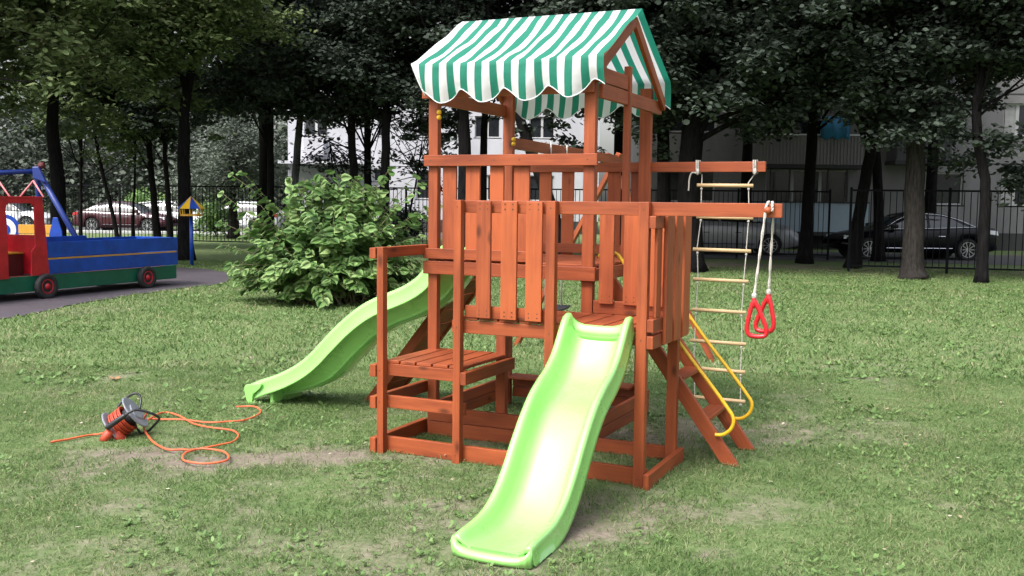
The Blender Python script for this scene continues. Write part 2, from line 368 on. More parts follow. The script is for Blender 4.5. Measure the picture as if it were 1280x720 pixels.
gx, gy = np.meshgrid(xs, ys); nx_, ny_ = len(xs), len(ys)
gz = np.where((np.abs(gx) < 5) & (gy > 3.4) & (gy < 11), .008*nz2(gx, gy, 3, 9), 0)
V = np.stack([gx.ravel(), gy.ravel(), gz.ravel()], 1)
ii = np.arange(ny_-1)[:, None]*nx_ + np.arange(nx_-1)[None, :]
F = np.stack([ii, ii+1, ii+nx_+1, ii+nx_], -1).reshape(-1, 4)
lawn = np_mesh('lawn', V, F, m_lawn, smooth=True); tag(lawn, kind='structure')
at_ = lawn.data.attributes.new('bare', 'FLOAT', 'POINT'); at_.data.foreach_set('value', bare(V[:, 0], V[:, 1]).astype(np.float32))

def sheet(name, poly, z, mat):
    mb = MB(); mb.v = [Vector((x, y, z)) for x, y in poly]; mb.face(range(len(poly)), [(x, y) for x, y in poly])
    return tag(mb.build(name, mat), kind='structure')
edge = [(-8.3, 10.2), (-6.65, 12.96), (-6.57, 14.14), (-6.38, 15.68), (-5.93, 17.63), (-5.5, 18.9), (-5.75, 20.6), (-6.6, 22.3), (-7.5, 23.1), (-8.4, 23.2), (-11, 22.6), (-16, 22.0), (-22, 20.5), (-22, 10)]
ep = [(p.x, p.y) for p in smoothpath([(x, y, 0) for x, y in edge[:12]], 5)]
ep = [(x+random.uniform(-.05, .05), y+random.uniform(-.05, .05)) for x, y in ep]
sheet('path', ep + edge[12:], .012, m_path)
sheet('road', [(3.2, 30.6), (22, 26.6), (40, 24), (40, 29), (22, 33.0), (4, 36.6)], .012, m_road)
sheet('car_park', [(-45, 45.2), (-9, 45.2), (1, 45.0), (1, 50.8), (-9, 51), (-45, 60)], .012, m_road)
tag(MB().box(-40, -5, 44.9, 45.1, 0, .14).build('kerb', m_kerb, bevel=.02), kind='structure')

def under_slide(x, y):
    c, q = math.cos(R(-25.167)), math.sin(R(-25.167)); dx, dy = x+.851, y-6.291; u = dx*c+dy*q; v = -dx*q+dy*c
    return (u > 1.26) & (u < 1.77) & (v > -1.47) & (v < -.8)
def points_in(n, x0, x1, y0, y1): return rng.uniform(x0, x1, n), rng.uniform(y0, y1, n)
def in_path(x, y):
    poly = np.array(ep + edge[12:]); c = np.zeros(len(x), bool); j = len(poly)-1
    for i in range(len(poly)):
        xi, yi = poly[i]; xj, yj = poly[j]
        with np.errstate(divide='ignore', invalid='ignore'):
            hit = ((yi > y) != (yj > y)) & (x < (xj-xi)*(y-yi)/(yj-yi)+xi)
        c ^= hit; j = i
    return c
def blades(name, x, y, h, w, lean, mat):
    n = len(x); a = rng.uniform(0, 2*np.pi, n); dx, dy = np.cos(a), np.sin(a); b = rng.uniform(0, 2*np.pi, n); lx, ly = np.cos(b)*lean*h, np.sin(b)*lean*h
    z = np.full(n, -.004)
    p0 = np.stack([x-dx*w/2, y-dy*w/2, z], 1); p1 = np.stack([x+dx*w/2, y+dy*w/2, z], 1)
    q0 = np.stack([x-dx*w*.4+lx*.4, y-dy*w*.4+ly*.4, h*np.maximum(.3, .66-.13*lean)], 1); q1 = np.stack([x+dx*w*.4+lx*.4, y+dy*w*.4+ly*.4, h*np.maximum(.3, .66-.13*lean)], 1)
    t = np.stack([x+lx, y+ly, h*np.maximum(.25, .95-.3*lean)], 1)
    V = np.stack([p0, p1, q1, q0, t], 1).reshape(-1, 3); k = np.arange(n)*5
    F = np.concatenate([np.stack([k, k+1, k+2], 1), np.stack([k, k+2, k+3], 1), np.stack([k+3, k+2, k+4], 1)])
    return np_mesh(name, V, F, mat, smooth=True)
# near lawn
def sample(n, x0, x1, y0, y1, thr):
    x, y = points_in(n, x0, x1, y0, y1)
    keep = (np.abs(x) < .53*y + .4) & ~in_path(x, y)
    bb = bare(x, y) + .3*nz2(x, y, 9, 21) + .3*nz2(x, y, 26, 22); keep &= (rng.random(n) > np.clip((bb-thr)*1.25, 0, .93)) & ~under_slide(x, y)
    return x[keep], y[keep]
x1, y1 = sample(430000, -5.2, 5.2, 3.6, 9.5, -.05)
h = rng.uniform(.012, .038, len(x1)) * (1+.35*nz2(x1, y1, 2.0, 12)); gr1 = blades('grass', x1, y1, np.abs(h)+.008, rng.uniform(.0025, .0055, len(x1)), rng.uniform(.5, 2.4, len(x1)), m_blade)
tag(gr1, 'short patchy green grass across the near lawn', 'grass', kind='stuff')
x2, y2 = sample(260000, -12, 13, 9.3, 26, .3)
h = rng.uniform(.022, .06, len(x2)) * (1+.3*nz2(x2, y2, 1.3, 13)); gr2 = blades('grass', x2, y2, np.abs(h)+.01, rng.uniform(.007, .016, len(x2)), rng.uniform(.4, 1.8, len(x2)), m_blade)
tag(gr2, 'greener grass of the far lawn running to the fence and trees', 'grass', kind='stuff')
# low broad-leaved weeds and clover
def weeds(name, n, x0, x1, y0, y1, size, label):
    x, y = points_in(n, x0, x1, y0, y1); cl = nz2(x, y, 2.2, 31) + .6*nz2(x, y, 5, 32); k = (np.abs(x) < .53*y+.3) & (cl > .15) & ~in_path(x, y) & (bare(x, y) < .42) & ~under_slide(x, y); x, y = x[k], y[k]
    m = 5; X = np.repeat(x, m); Y = np.repeat(y, m); n = len(X); a = rng.uniform(0, 2*np.pi, n); s = size*rng.uniform(.5, 1.4, n)
    c, q = np.cos(a), np.sin(a); tz = rng.uniform(.0, .8, n)
    b = np.stack([X+c*.004, Y+q*.004, np.full(n, .012)], 1); d = np.stack([c, q, tz], 1); sd = np.stack([-q, c, rng.uniform(-.3, .3, n)], 1)
    l = s[:, None]
    V = np.stack([b, b+d*l*.45+sd*l*.3, b+d*l*.85+sd*l*.2, b+d*l*1.05, b+d*l*.85-sd*l*.2, b+d*l*.45-sd*l*.3], 1).reshape(-1, 3)
    V[:, 2] = np.maximum(V[:, 2], .004); F = np.arange(n*6).reshape(-1, 6)
    tag(np_mesh(name, V, F, lf_weed), label, 'weeds', kind='stuff')
weeds('clover', 4200, -3.6, 3.6, 3.7, 7.5, .021, 'bright green clover and plantain leaves in the near lawn')
weeds('clover', 9000, -9, 11, 7.5, 22, .042, 'pale clover leaves scattered through the far lawn')

lx, ly = points_in(900, -6, 7, 3.8, 16); k_ = (np.abs(lx) < .53*ly+.2) & ~in_path(lx, ly) & ~under_slide(lx, ly); lx, ly = lx[k_], ly[k_]; n_ = len(lx)
a_ = rng.uniform(0, 6.28, n_); l_ = rng.uniform(.012, .035, n_)[:, None]; b_ = np.stack([lx, ly, rng.uniform(.015, .035, n_)], 1); d_ = np.stack([np.cos(a_), np.sin(a_), rng.uniform(-.1, .5, n_)], 1); s_ = np.stack([-np.sin(a_), np.cos(a_), rng.uniform(-.2, .4, n_)], 1)
V = np.stack([b_, b_+d_*l_*.5+s_*l_*.3, b_+d_*l_, b_+d_*l_*.5-s_*l_*.3], 1).reshape(-1, 3)
m_litter = leafmat('dry_litter', [(.1, .06, .03), (.28, .22, .13), (.5, .47, .38)], trans=.1)
tag(np_mesh('leaf_litter', V, np.arange(n_*4).reshape(-1, 4), m_litter), 'dry leaf scraps and pale petals lying in the lawn', 'leaf litter', kind='stuff')

# ------------------------------------------------------------------ play tower (local frame: u right along the front, v back, h up)
YAW = R(-25.167); ORG = (-.851, 6.291, 0)
def play(name, label, cat, group=None): return thing(name, label, cat, ORG, YAW, group)
tower = play('play_tower', 'orange-brown stained wooden play tower with bench, two decks and striped roof', 'play tower')
W = m_wood
def part(name, boxes, parent=None, mat=None, bevel=.003, label=None):
    mb = MB()
    for b in boxes: mb.box(*b)
    o = mb.build(name, mat or W, parent or tower, bevel=bevel)
    if label: o['label'] = label
    return o
# posts
POSTS = []
for b in [(0, .047, 0, .052, -.02, 1.312), (.546, .596, 0, .05, -.02, 1.612), (1.151, 1.209, 0, .05, -.02, 1.612), (1.707, 1.768, 0, .048, -.02, 1.612),
          (1.707, 1.772, .632, .68, -.02, 1.612), (.53, .6, .632, .68, -.02, .885), (.006, .076, .632, .682, -.02, 2.46), (1.13, 1.206, .632, .682, -.02, 2.44),
          (.0, .085, 1.8, 1.845, -.02, 2.46), (1.115, 1.2, 1.795, 1.843, -.02, 2.44), (1.2, 1.245, 1.18, 1.225, 1.2, 2.52)]:
    POSTS.append(part('post', [b]))
# bench bay
part('arm_rail', [(-.047, -.002, -.012, .66, 1.24, 1.307)])
part('bench_rail', [(.002, .6, .054, .086, .495, .571)]); part('bench_rail', [(-.045, -.002, -.012, .66, .49, .568)]); part('bench_rail', [(.602, .64, -.008, .7, .49, .567)])
part('bench_rail', [(.002, .6, .054, .086, .287, .366)]); part('bench_rail', [(-.045, -.002, -.012, .66, .287, .364)])
for i in range(5): part('bench_board', [(.022+i*.117, .022+i*.117+.104, .06, .70, .5725, .592)])
part('ground_beam', [(.002, 1.766, .054, .086, .0, .1)]); part('ground_beam', [(-.045, -.002, -.012, .66, .0, .098)])
part('ground_beam', [(1.772, 1.806, -.012, .72, .0, .085)]); part('ground_beam', [(1.21, 1.768, .684, .714, .0, .088)])
# low deck
part('front_beam', [(.55, 2.476, .053, .087, 1.536, 1.611)])
rp_ = part('railing_panel', [(.69, .786, .018, .038, .905, 1.607), (.854, .957, .02, .04, .905, 1.608), (1.016, 1.12, .018, .038, .905, 1.606)])
part('railing_rail', [(.6, 1.16, .052, .08, .9, .974)], rp_)
part('deck_skirt', [(.51, 1.768, .053, .085, .802, .88)])
part('deck_skirt', [(1.772, 1.81, -.008, .69, .89, .962)]); part('deck_skirt', [(1.772, 1.81, -.008, .69, .796, .868)])
fl = [(.56+i*.134, .56+i*.134+.122, .06, .66, .884, .904) for i in range(9)]
for b in fl: part('deck_board', [b])
sp = part('railing_panel', [(1.812, 1.832, .16, .297, .806, 1.535), (1.812, 1.832, .34, .475, .804, 1.537), (1.812, 1.832, .525, .66, .808, 1.533), (1.785, 1.803, .06, .15, .964, 1.53)])
part('railing_rail', [(1.772, 1.81, -.006, .69, 1.466, 1.535)], sp)
bp_ = part('railing_panel', [(1.257, 1.353, .608, .628, .97, 1.6), (1.418, 1.514, .608, .628, .97, 1.6), (1.58, 1.676, .608, .628, .97, 1.6)])
part('railing_rail', [(1.214, 1.702, .63, .658, .905, .988)], bp_); part('railing_rail', [(1.214, 1.702, .63, .658, 1.53, 1.607)], bp_)
# high deck
fp = part('railing_panel', [(.115, .219, .634, .654, 1.205, 1.9), (.291, .396, .634, .654, 1.205, 1.9), (.471, .571, .634, .654, 1.205, 1.9), (.645, .757, .634, .654, 1.205, 1.9)])
part('railing_rail', [(-.012, 1.234, .598, .63, 1.838, 1.912)], fp)
part('deck_skirt', [(-.015, .8, .598, .63, 1.214, 1.284)]); part('deck_skirt', [(-.015, 1.234, .598, .63, 1.11, 1.198)])
part('deck_skirt', [(1.208, 1.236, .64, 1.86, 1.11, 1.19)]); part('deck_skirt', [(-.03, 0, .64, 1.86, 1.11, 1.19)]); part('deck_skirt', [(-.03, 1.236, 1.862, 1.89, 1.11, 1.19)])
for i in range(9): part('deck_board', [(.0, 1.2, .684+i*.124, .684+i*.124+.113, 1.19, 1.208)])
bk = part('railing_panel', [(u, u+.1, 1.878, 1.896, 1.2, 1.9) for u in (.095, .283, .471, .659, .847, 1.03)])
part('railing_rail', [(.0, 2.028, 1.847, 1.876, 1.836, 1.908)], bk); part('railing_rail', [(.0, 1.2, 1.847, 1.876, 1.22, 1.29)], bk)
def screws(pts, parent, nrm=(0, -1, 0)):
    mb = MB()
    for p in pts: mb.lathe(p, nrm, [(-.002, .0046), (.0008, .0043), (.001, .002), (.0, 0)], 8)
    mb.build('screw_heads', m_chrome_dull, parent)
screws([(x, .018, h) for x in (.715, .765, .88, .93, 1.04, 1.095) for h in (.925, .95, 1.56, 1.59)], rp_)
screws([(x, .608, h) for x in (1.28, 1.33, 1.44, 1.49) for h in (.99, 1.02)], bp_)
screws([(x, .598, 1.875) for x in (.04, .16, .34, .52, .70, 1.17)], fp)
for k_, hs_ in ((0, (.53, .33, .05)), (1, (.05, .84, 1.57)), (2, (.84, 1.57)), (3, (.05, .84, 1.57))):
    screws([((.022, .571, 1.18, 1.737)[k_], 0, h_) for h_ in hs_], POSTS[k_])
# roof frame
for u in (-.03, 1.236):
    for v1, z1 in ((.53, 2.46), (1.945, 2.36)):
        mb = MB(); mb.beam((u+.015, 1.222, 2.826), (u+.015, v1, z1-.045), .03, .07); mb.build('rafter', W, tower, bevel=.003)
mb = MB(); mb.beam((-.028, 1.222, 2.77), (1.232, 1.222, 2.77), .03, .07); mb.build('ridge_board', W, tower, bevel=.003)
for u in (-.002, 1.206):
    part('tie_beam', [(u, u+.028, .6, 1.175, 2.36, 2.455)]); part('tie_beam', [(u, u+.028, .684, 1.95, 2.262, 2.352)])
part('eave_board', [(-.03, 1.2, .6, .63, 2.29, 2.365)])
# striped canvas roof
def canopy():
    u0, u1, nu = -.052, 1.302, 131
    secs = []
    for iu in range(nu):
        u = u0 + (u1-u0)*iu/(nu-1); k = iu/(nu-1)
        sag = .022*abs(math.sin(k*math.pi))+.006*math.sin(u*23)
        sc = (.5+.5*math.cos(2*math.pi*(u-.166)/.305))**.8; ins = .02*max(0, 1-(u-u0)/.09)
        def vall(v, z, sg, dep, q):
            out = []
            for t in range(9):
                s = t/8; ln = dep+.09*sc
                w = .018*math.sin(u*19+q)*s + .012*math.sin(u*41+q*2)*s
                out.append((u + ins*s*4*(1 if sg < 0 else .3), v+sg*(-.03*s*(1-.2*s)+w+.012*math.sin(s*math.pi)), z-ln*s))
            return out
        fr = vall(.5, 2.505-sag*.4, -1, .165-.03*max(0, (u-1)/.3), .5); bkk = vall(1.938, 2.492-sag*.4, 1, .15, 2.2)
        row = fr[::-1]
        for t in range(1, 9):
            s = t/9; row.append((u, .5+(1.222-.5)*s, 2.505-sag*.4+(2.9-2.505+sag*.4)*s - (sag+.012)*math.sin(s*math.pi)+.006*math.sin(u*31+s*9)+.006*math.sin(u*13-s*5)+.005*math.sin(s*17+u*8)*s))
        row.append((u, 1.222, 2.902))
        for t in range(1, 9):
            s = t/9; row.append((u, 1.222+(1.938-1.222)*s, 2.9-(2.9-2.492+sag*.4)*s - (sag+.012)*math.sin(s*math.pi)))
        row += bkk; secs.append(row)
    mb = MB(); n = len(secs[0])
    for q in secs: mb.v += [Vector(p) for p in q]
    for i in range(nu-1):
        for j in range(n-1):
            a = (i*n+j, (i+1)*n+j, (i+1)*n+j+1, i*n+j+1); ua, ub = (u0+(u1-u0)*i/(nu-1)-u0-.002)/.1045, (u0+(u1-u0)*(i+1)/(nu-1)-u0-.002)/.1045
            mb.face(a, [(ua+.5, j), (ub+.5, j), (ub+.5, j+1), (ua+.5, j+1)])
    o = mb.build('canopy', m_canopy, tower, smooth=True)
    o['label'] = 'green and white striped canvas roof with scalloped edges'
    for j in (0, len(secs[0])-1):
        hm = MB(); hm.tube([q[j] for q in secs], .0035, 6); hm.build('hem', m_white, o, smooth=True)
    hm = MB(); hm.tube(secs[0], .0035, 6); hm.build('hem', m_white, o, smooth=True)
    return o
cnp = canopy()
# yellow bolt caps
for c in ((.077, .645, 2.2), (.077, .645, 2.165), (.092, 1.80, 2.055), (.092, 1.80, 2.09)):
    mb = MB(); mb.lathe(c, (.8, -.6, 0), [(-.004, .017), (.008, .017), (.014, .012), (.016, 0.0)], 12); mb.build('bolt_cap', m_yel, tower, smooth=True)
# sandbox under the tower
sb = tag(play('sandbox', 'low stained board sandbox on the grass under the play tower', 'sandbox'))
for nm, bx in [('side_board', (.02, 1.12, .588, .6, 0, .1)), ]: pass
def sbp(name, b): return part(name, [b], sb)
sbp('side_board', (.03, 1.125, .592, .628, .0, .098)); sbp('side_board', (.03, 1.125, .592, .628, .102, .198))
sbp('side_board', (1.21, 1.238, .69, 1.79, .06, .138)); sbp('side_board', (1.21, 1.238, .69, 1.79, .142, .222))
sbp('side_board', (.03, .06, .69, 1.79, .06, .138)); sbp('side_board', (.03, .06, .69, 1.79, .142, .222))
sbp('side_board', (.09, 1.11, 1.84, 1.868, .06, .138)); sbp('side_board', (.09, 1.11, 1.84, 1.868, .142, .222)); sbp('corner_seat', (.09, 1.11, 1.7, 1.88, .224, .242))

# ladder with yellow handrails
lad = bpy.data.objects.new('ladder', None); C.objects.link(lad); lad.parent = tower
def under(o): return o
mb = MB()
for v in (.73, 1.19):
    mb = MB(); mb.prism([(2.043, v, 0), (2.15, v, 0), (1.268, v, 1.2), (1.16, v, 1.2)], (0, .036, 0)); mb.build('stringer', W, lad, bevel=.003)
for hh in (.27, .51, .75, .98):
    uc = 2.097-hh/1.36; mb = MB(); mb.box(uc-.055, uc+.055, .767, 1.189, hh-.012, hh+.012); mb.build('step', W, lad, bevel=.003)
for v, sh in ((.712, 0), (1.244, -.02)):
    pts = smoothpath([(1.215, v, 1.262), (1.27, v, 1.3), (1.33, v, 1.285), (1.40, v, 1.21), (1.766, v, .736), (1.95, v, .515), (2.06, v, .378), (2.108, v, .305), (2.098, v, .24), (2.05, v, .197), (2.0, v, .19)], 7)
    mb = MB(); mb.tube(pts, .0115, 10); mb.build('handrail', m_yel, lad, smooth=True)

# climbing ramp on the left flank, behind the long slide
rampo = bpy.data.objects.new('climbing_ramp', None); C.objects.link(rampo); rampo.parent = tower
for v in (1.36, 1.74):
    mb = MB(); mb.prism([(-1.0, v, 0), (-.9, v, 0), (.0, v, 1.12), (-.0, v, 1.24)], (0, .036, 0)); mb.build('stringer', W, rampo, bevel=.003)
for i in range(9):
    t0 = .04+i*.104; p0 = Vector((-.93+.93*t0, 1.568, 1.16*t0)); d = Vector((.93, 0, 1.16)).normalized()
    mb = MB(); mb.obox(p0+d*.07, d, Vector((0, 1, 0)), d.cross(Vector((0, 1, 0))), .145, .34, .02); mb.build('ramp_board', W, rampo, bevel=.002)

# ------------------------------------------------------------------ slides
def slide_mesh(path, depth, width, origin_fn, ins=1):
    """path: (run, height) of the top rims; swept open channel with flared rims"""
    P = [Vector((a, b, 0)) for a, b in path]; P = smoothpath(P, 5); secs = []
    n = len(P)
    for i, p in enumerate(P):
        t = (P[min(i+1, n-1)] - P[max(i-1, 0)]).normalized(); nr = Vector((-t.y, t.x, 0))
        if nr.y < 0: nr = -nr
        k = i/(n-1); wd = width*(1-.035*k); dep = depth*min(1, .42+k/.1)*(1-.62*max(0, k-.68)/.32); e = wd/2
        flare = .012
        fd = min(.118, dep+.035)
        prof = [(-e-flare-.004, -fd-.004), (-e-flare*.9, -fd+.008), (-e-flare*.4, -.03), (-e-.004, -.006), (-e+.012, .003), (-e+.03, -.002), (-e+.04, -.02), (-e+.048+.03*ins, -dep*.5), (-e+.064+.07*ins, -dep*.84), (-e+.092+.085*ins, -dep), (-e*.4, -dep-.006), (0, -dep-.008)]
        prof = prof + [(-a, b) for a, b in prof[:-1][::-1]]
        hf = [(-e+.002, -fd), (-e+.012, -.025), (-e+.034+.038*ins, -dep*.5-.008), (-e+.05+.075*ins, -dep*.85-.012), (-e+.085+.085*ins, -dep-.016), (-e*.4, -dep-.022)]
        und = [(-a, b) for a, b in hf] + [(0, -dep-.024)] + hf[::-1]
        sec = []
        for a, b in prof+und:
            q = p + nr*b; z = max(q.y, .004); sec.append(origin_fn(q.x, a, z))
        secs.append(sec)
    mb = MB(); mb.loft(secs, closed=True, cap=False)
    m = len(secs[0]); np_ = len(prof)
    for i in (0, len(secs)-1):                       # end faces between skin and underside
        b = i*m; top = list(range(np_)); bot = list(range(np_, m))[::-1]
        tt = [round(j*(len(top)-1)/(len(bot)-1)) for j in range(len(bot))]
        for j in range(len(bot)-1):
            mb.face([b+x for x in ([bot[j], bot[j+1]] + top[tt[j]:tt[j+1]+1][::-1])])
    return mb
fs = play('slide', 'pale green wavy plastic slide coming forward from the lower deck', 'slide')
fpath = [(.045, .968), (.0, .962), (-.045, .93), (-.10, .868), (-.19, .772), (-.30, .70), (-.42, .648), (-.53, .59), (-.64, .505), (-.75, .40), (-.86, .285), (-.96, .2), (-1.06, .145), (-1.16, .118), (-1.27, .108), (-1.36, .104), (-1.415, .092)]
mb = slide_mesh(fpath, .135, .40, lambda a, w, z: (1.473+w+.033*(-a), a, z), ins=0)
mb.build('chute', m_slide, fs, smooth=True)
mb = MB(); secs = []
for uu in [ -.196+.392*i/16 for i in range(17)]:
    rise = .05*abs(uu/.196)**8
    secs.append([(1.52+uu, -1.395-.012*(1-(uu/.196)**2), .0), (1.52+uu, -1.425-.03*(1-(uu/.196)**2), .004), (1.52+uu, -1.438-.03*(1-(uu/.196)**2), .024+rise), (1.52+uu, -1.425-.03*(1-(uu/.196)**2), .042+rise), (1.52+uu, -1.395, .045+rise)])
mb.loft(secs, closed=True); mb.build('foot_lip', m_slide, fs, smooth=True)

ls = play('slide', 'bright green wavy plastic slide descending to the left from the upper deck', 'slide')
lpath = [(.06, 1.315), (.0, 1.30), (-.06, 1.262), (-.13, 1.17), (-.22, 1.066), (-.32, 1.0), (-.43, .95), (-.56, .9), (-.68, .842), (-.80, .764), (-.92, .668), (-1.05, .547), (-1.17, .432), (-1.28, .35), (-1.40, .284), (-1.52, .232), (-1.63, .194), (-1.70, .165), (-1.745, .148)]
mb = slide_mesh(lpath, .21, .45, lambda a, w, z: (a, 1.09+w, z))
mb.build('chute', m_slide, ls, smooth=True)
for s in (-1, 1):
    v = 1.09+s*.232
    mb = MB(); mb.prism([(-1.75, v, .15), (-1.772, v, .135), (-1.775, v, .1), (-1.745, v, .0), (-1.70, v, .0), (-1.69, v, .075), (-1.62, v, .13), (-1.6, v, .17)], (0, .018*s, 0)); mb.build('slide_foot', m_slide, ls, bevel=.004)
mb = MB(); secs = []
for i in range(15):
    w = -.2+.4*i/14; sg = .06*(1-(abs(w)/.2)**3); secs.append([(-1.745, 1.085+w, .148-sg), (-1.768, 1.085+w, .138-sg), (-1.776, 1.085+w, .11-sg), (-1.765, 1.085+w, .075-sg*.6), (-1.75, 1.085+w, .09-sg*.7)])
mb.loft(secs); mb.build('foot_lip', m_slide, ls, smooth=True)
mb = MB(); mb.box(-1.57, -1.54, .9, 1.27, .0, .11); mb.build('slide_foot', m_slide, ls, bevel=.006)

# ------------------------------------------------------------------ rope ladder
rl = play('rope_ladder', 'rope ladder with pale wooden rungs hanging from the upper beam', 'rope ladder')
hs = [1.739, 1.51, 1.274, 1.056, .832, .603, .40, .185]
ul = [1.558, 1.56, 1.541, 1.548, 1.542, 1.536, 1.543, 1.548]; ur = [1.922, 1.929, 1.92, 1.909, 1.9, 1.907, 1.907, 1.914]
for i, hh in enumerate(hs):
    mb = MB(); mb.tube([(ul[i]-.02, 1.87, hh+.002), (ur[i]+.02, 1.87, hh)], .0135, 10); mb.build('rung', m_pale, rl, smooth=True)
for sd, us, ub in (('l', ul, 1.545), ('r', ur, 1.955)):
    pts = [(ub+(.02 if sd == 'l' else -.012), 1.893, 1.82)]
    for i, hh in enumerate(hs): 
        pts.append((us[i]+.012*(1 if sd == 'l' else -1)+random.uniform(-.003, .003), 1.87, hh+.02)); pts.append((us[i]+.012*(1 if sd == 'l' else -1), 1.87, hh-.02))
    mb = MB(); mb.tube(pts, .004, 6)
    for i, hh in enumerate(hs):
        x = us[i]+.012*(1 if sd == 'l' else -1)
        mb.lathe((x, 1.87, hh-.022), (0, 0, 1), [(-.012, .004), (-.006, .009), (.004, .009), (.008, .004)], 8)
    mb.build('side_rope', m_rope, rl, smooth=True)
    lp = MB()
    for o in (-.008, .006):
        lp.tube([(ub+o, 1.838, 1.918), (ub+o, 1.838, 1.83), (ub+o+.004, 1.885, 1.826), (ub+o, 1.888, 1.87), (ub+o, 1.886, 1.918)], .0065, 6, closed=True)
    lp.lathe((ub+.004, 1.83, 1.84), (0, 0, 1), [(-.026, .005), (-.016, .011), (.0, .013), (.012, .01), (.018, .004)], 8)
    if sd == 'l': lp.tube(smoothpath([(ub, 1.83, 1.825), (ub-.035, 1.825, 1.83), (ub-.055, 1.83, 1.79), (ub-.058, 1.83, 1.73), (ub-.06, 1.83, 1.70)], 4), .0055, 6)
    lp.build('knot', m_rope, rl, smooth=True)

# ------------------------------------------------------------------ gym rings (one on each side of the front beam)
kn = MB(); kn.lathe((2.405, .052, 1.574), (0, -1, 0), [(0, .018), (.022, .02), (.03, .014), (.033, 0.0)], 12); kn.build('beam_peg', W, tower, smooth=True)
for v, uu, lab in ((.02, 2.352, 'red triangular gym ring on white rope, the lower and nearer one of the pair'), (.165, 2.40, 'red triangular gym ring on white rope, the higher and farther one of the pair')):
    g = play('gym_ring', lab, 'gym ring', 'gym rings hanging from the front beam')
    dz = -.0
    zt = 1.118 if v < .1 else 1.13
    top = (2.405, .03, 1.598) if v < .1 else (2.42, .1, 1.60)
    if v < .1: pts = [(2.40, .1, 1.616), (2.402, .07, 1.62), (2.398, .04, 1.60), (2.394, .03, 1.56), (2.394+(uu-2.394)*.5, .025, 1.34), (uu, v, zt)]
    else: pts = [(2.43, .03, 1.57), (2.428, .035, 1.605), (2.424, .06, 1.62), (2.42, .1, 1.6), (2.416, .135, 1.555), (2.416+(uu-2.416)*.5, .15, 1.34), (uu, v, zt)]
    mb = MB(); P = smoothpath(pts, 8)
    for s in (0, math.pi):
        mb.tube([p + Vector((.0035*math.cos(i*.9+s), .0035*math.sin(i*.9+s), 0)) for i, p in enumerate(P)], .0046, 6)
    mb.lathe((uu, v, zt), (0, 0, 1), [(-.015, .006), (-.006, .013), (.012, .013), (.02, .006)], 8)
    mb.build('rope', m_rope, g, smooth=True)
    rng_pts = [(0, -.0), (-.018, -.04), (-.036, -.095), (-.05, -.15), (-.044, -.182), (-.02, -.192), (.02, -.192), (.044, -.182), (.05, -.15), (.036, -.095), (.018, -.04)]
    an = R(8 if v < .1 else -12); ct, st = math.cos(an), math.sin(an)
    pp = smoothpath([(a, b, 0) for a, b in rng_pts+[rng_pts[0]]], 4)[:-1]
    lean = -.12 if v < .1 else .10
    mb = MB(); mb.tube([(uu+p.x*ct-lean*p.y*.0+lean*p.y, v+p.x*st, zt-.02+p.y) for p in pp], .0125, 10, closed=True)
    mb.lathe((uu, v, zt-.03), (0, 0, 1), [(-.03, .008), (-.02, .014), (.02, .012), (.03, .008)], 8)
    mb.build('ring', m_red, g, smooth=True)

# ------------------------------------------------------------------ swing frame behind the tower
sf = play('timber_swing_set', 'stained wooden A-frame with a swing beam behind the play tower', 'swing set')
mb = MB(); mb.beam((.05, 1.86, 2.064), (-.12, 4.95, 2.064), .045, .087); mb.build('beam', W, sf, bevel=.003)
for x0, x1 in ((-1.26, -.08), (.98, -.24)):
    mb = MB(); mb.beam((x0, 4.8, -.01), (x1, 4.8+(.0 if x0 < 0 else .05), 2.13), .045, .085, up=(0, 1, 0)); mb.build('leg', W, sf, bevel=.003)
mb = MB(); mb.beam((-.65, 4.765, .95), (.43, 4.765, .95), .03, .08); mb.build('cross_brace', W, sf, bevel=.003)
sw = play('swing', 'black swing seat on white ropes hanging behind the tower', 'swing')
for v in (3.1, 2.68):
    u = .05-.17*(v-1.86)/3.09; mb = MB(); mb.tube([(u, v, 2.02), (u+.01, v, 1.6), (u-.005, v, 1.2), (u, v, .66)], .008, 6); mb.tube([(u-.03, v, 2.0), (u-.03, v, 2.12), (u+.03, v, 2.12), (u+.03, v, 2.0)], .008, 6, closed=True); mb.build('rope', m_rope, sw, smooth=True)
mb = MB(); mb.loft([[(-.02-.08, v, .655-sg), (-.02-.08, v, .675-sg), (-.02+.08, v, .675-sg), (-.02+.08, v, .655-sg)] for v, sg in ((2.65, 0), (2.75, .012), (2.89, .018), (3.03, .012), (3.13, 0))]); mb.build('seat', m_black, sw, bevel=.004)

# ------------------------------------------------------------------ cable reel and cord
def rp(cx, cy, dY=0): return at(110+cx/9, 480+cy/9, 6.62+dY)      # photo detail pixels -> real points round the reel
reel = thing('cable_reel', 'grey and orange cable reel with black tube handles tilted on the grass', 'cable reel', (-2.52, 6.6, 0))
def rel(p): return Vector(p) - Vector((-2.52, 6.6, 0))
cA = rel(rp(300, 492, 0)); cB = rel(rp(530, 318, .02)); ax = (cB-cA).normalized(); ax = (ax + Vector((0, -.02, .0))).normalized()
ln = (cB-cA).length
cA2 = cB - ax*ln
for cc in (cA2, cB):
    mb = MB(); mb.lathe(cc, ax, [(-.006, .03), (-.006, .118), (-.002, .124), (.004, .124), (.007, .118), (.004, .06), (.012, .055), (.012, .0)], 28); mb.build('flange', m_grey, reel, smooth=False, bevel=.001)
mb = MB(); mb.lathe(cA2, ax, [(-.02, .0), (-.02, .055), (ln*.99, .06), (ln*.99, 0)], 20); mb.build('drum', m_black, reel)
mb = MB(); coil = []
u_ = ax.orthogonal().normalized(); w_ = ax.cross(u_)
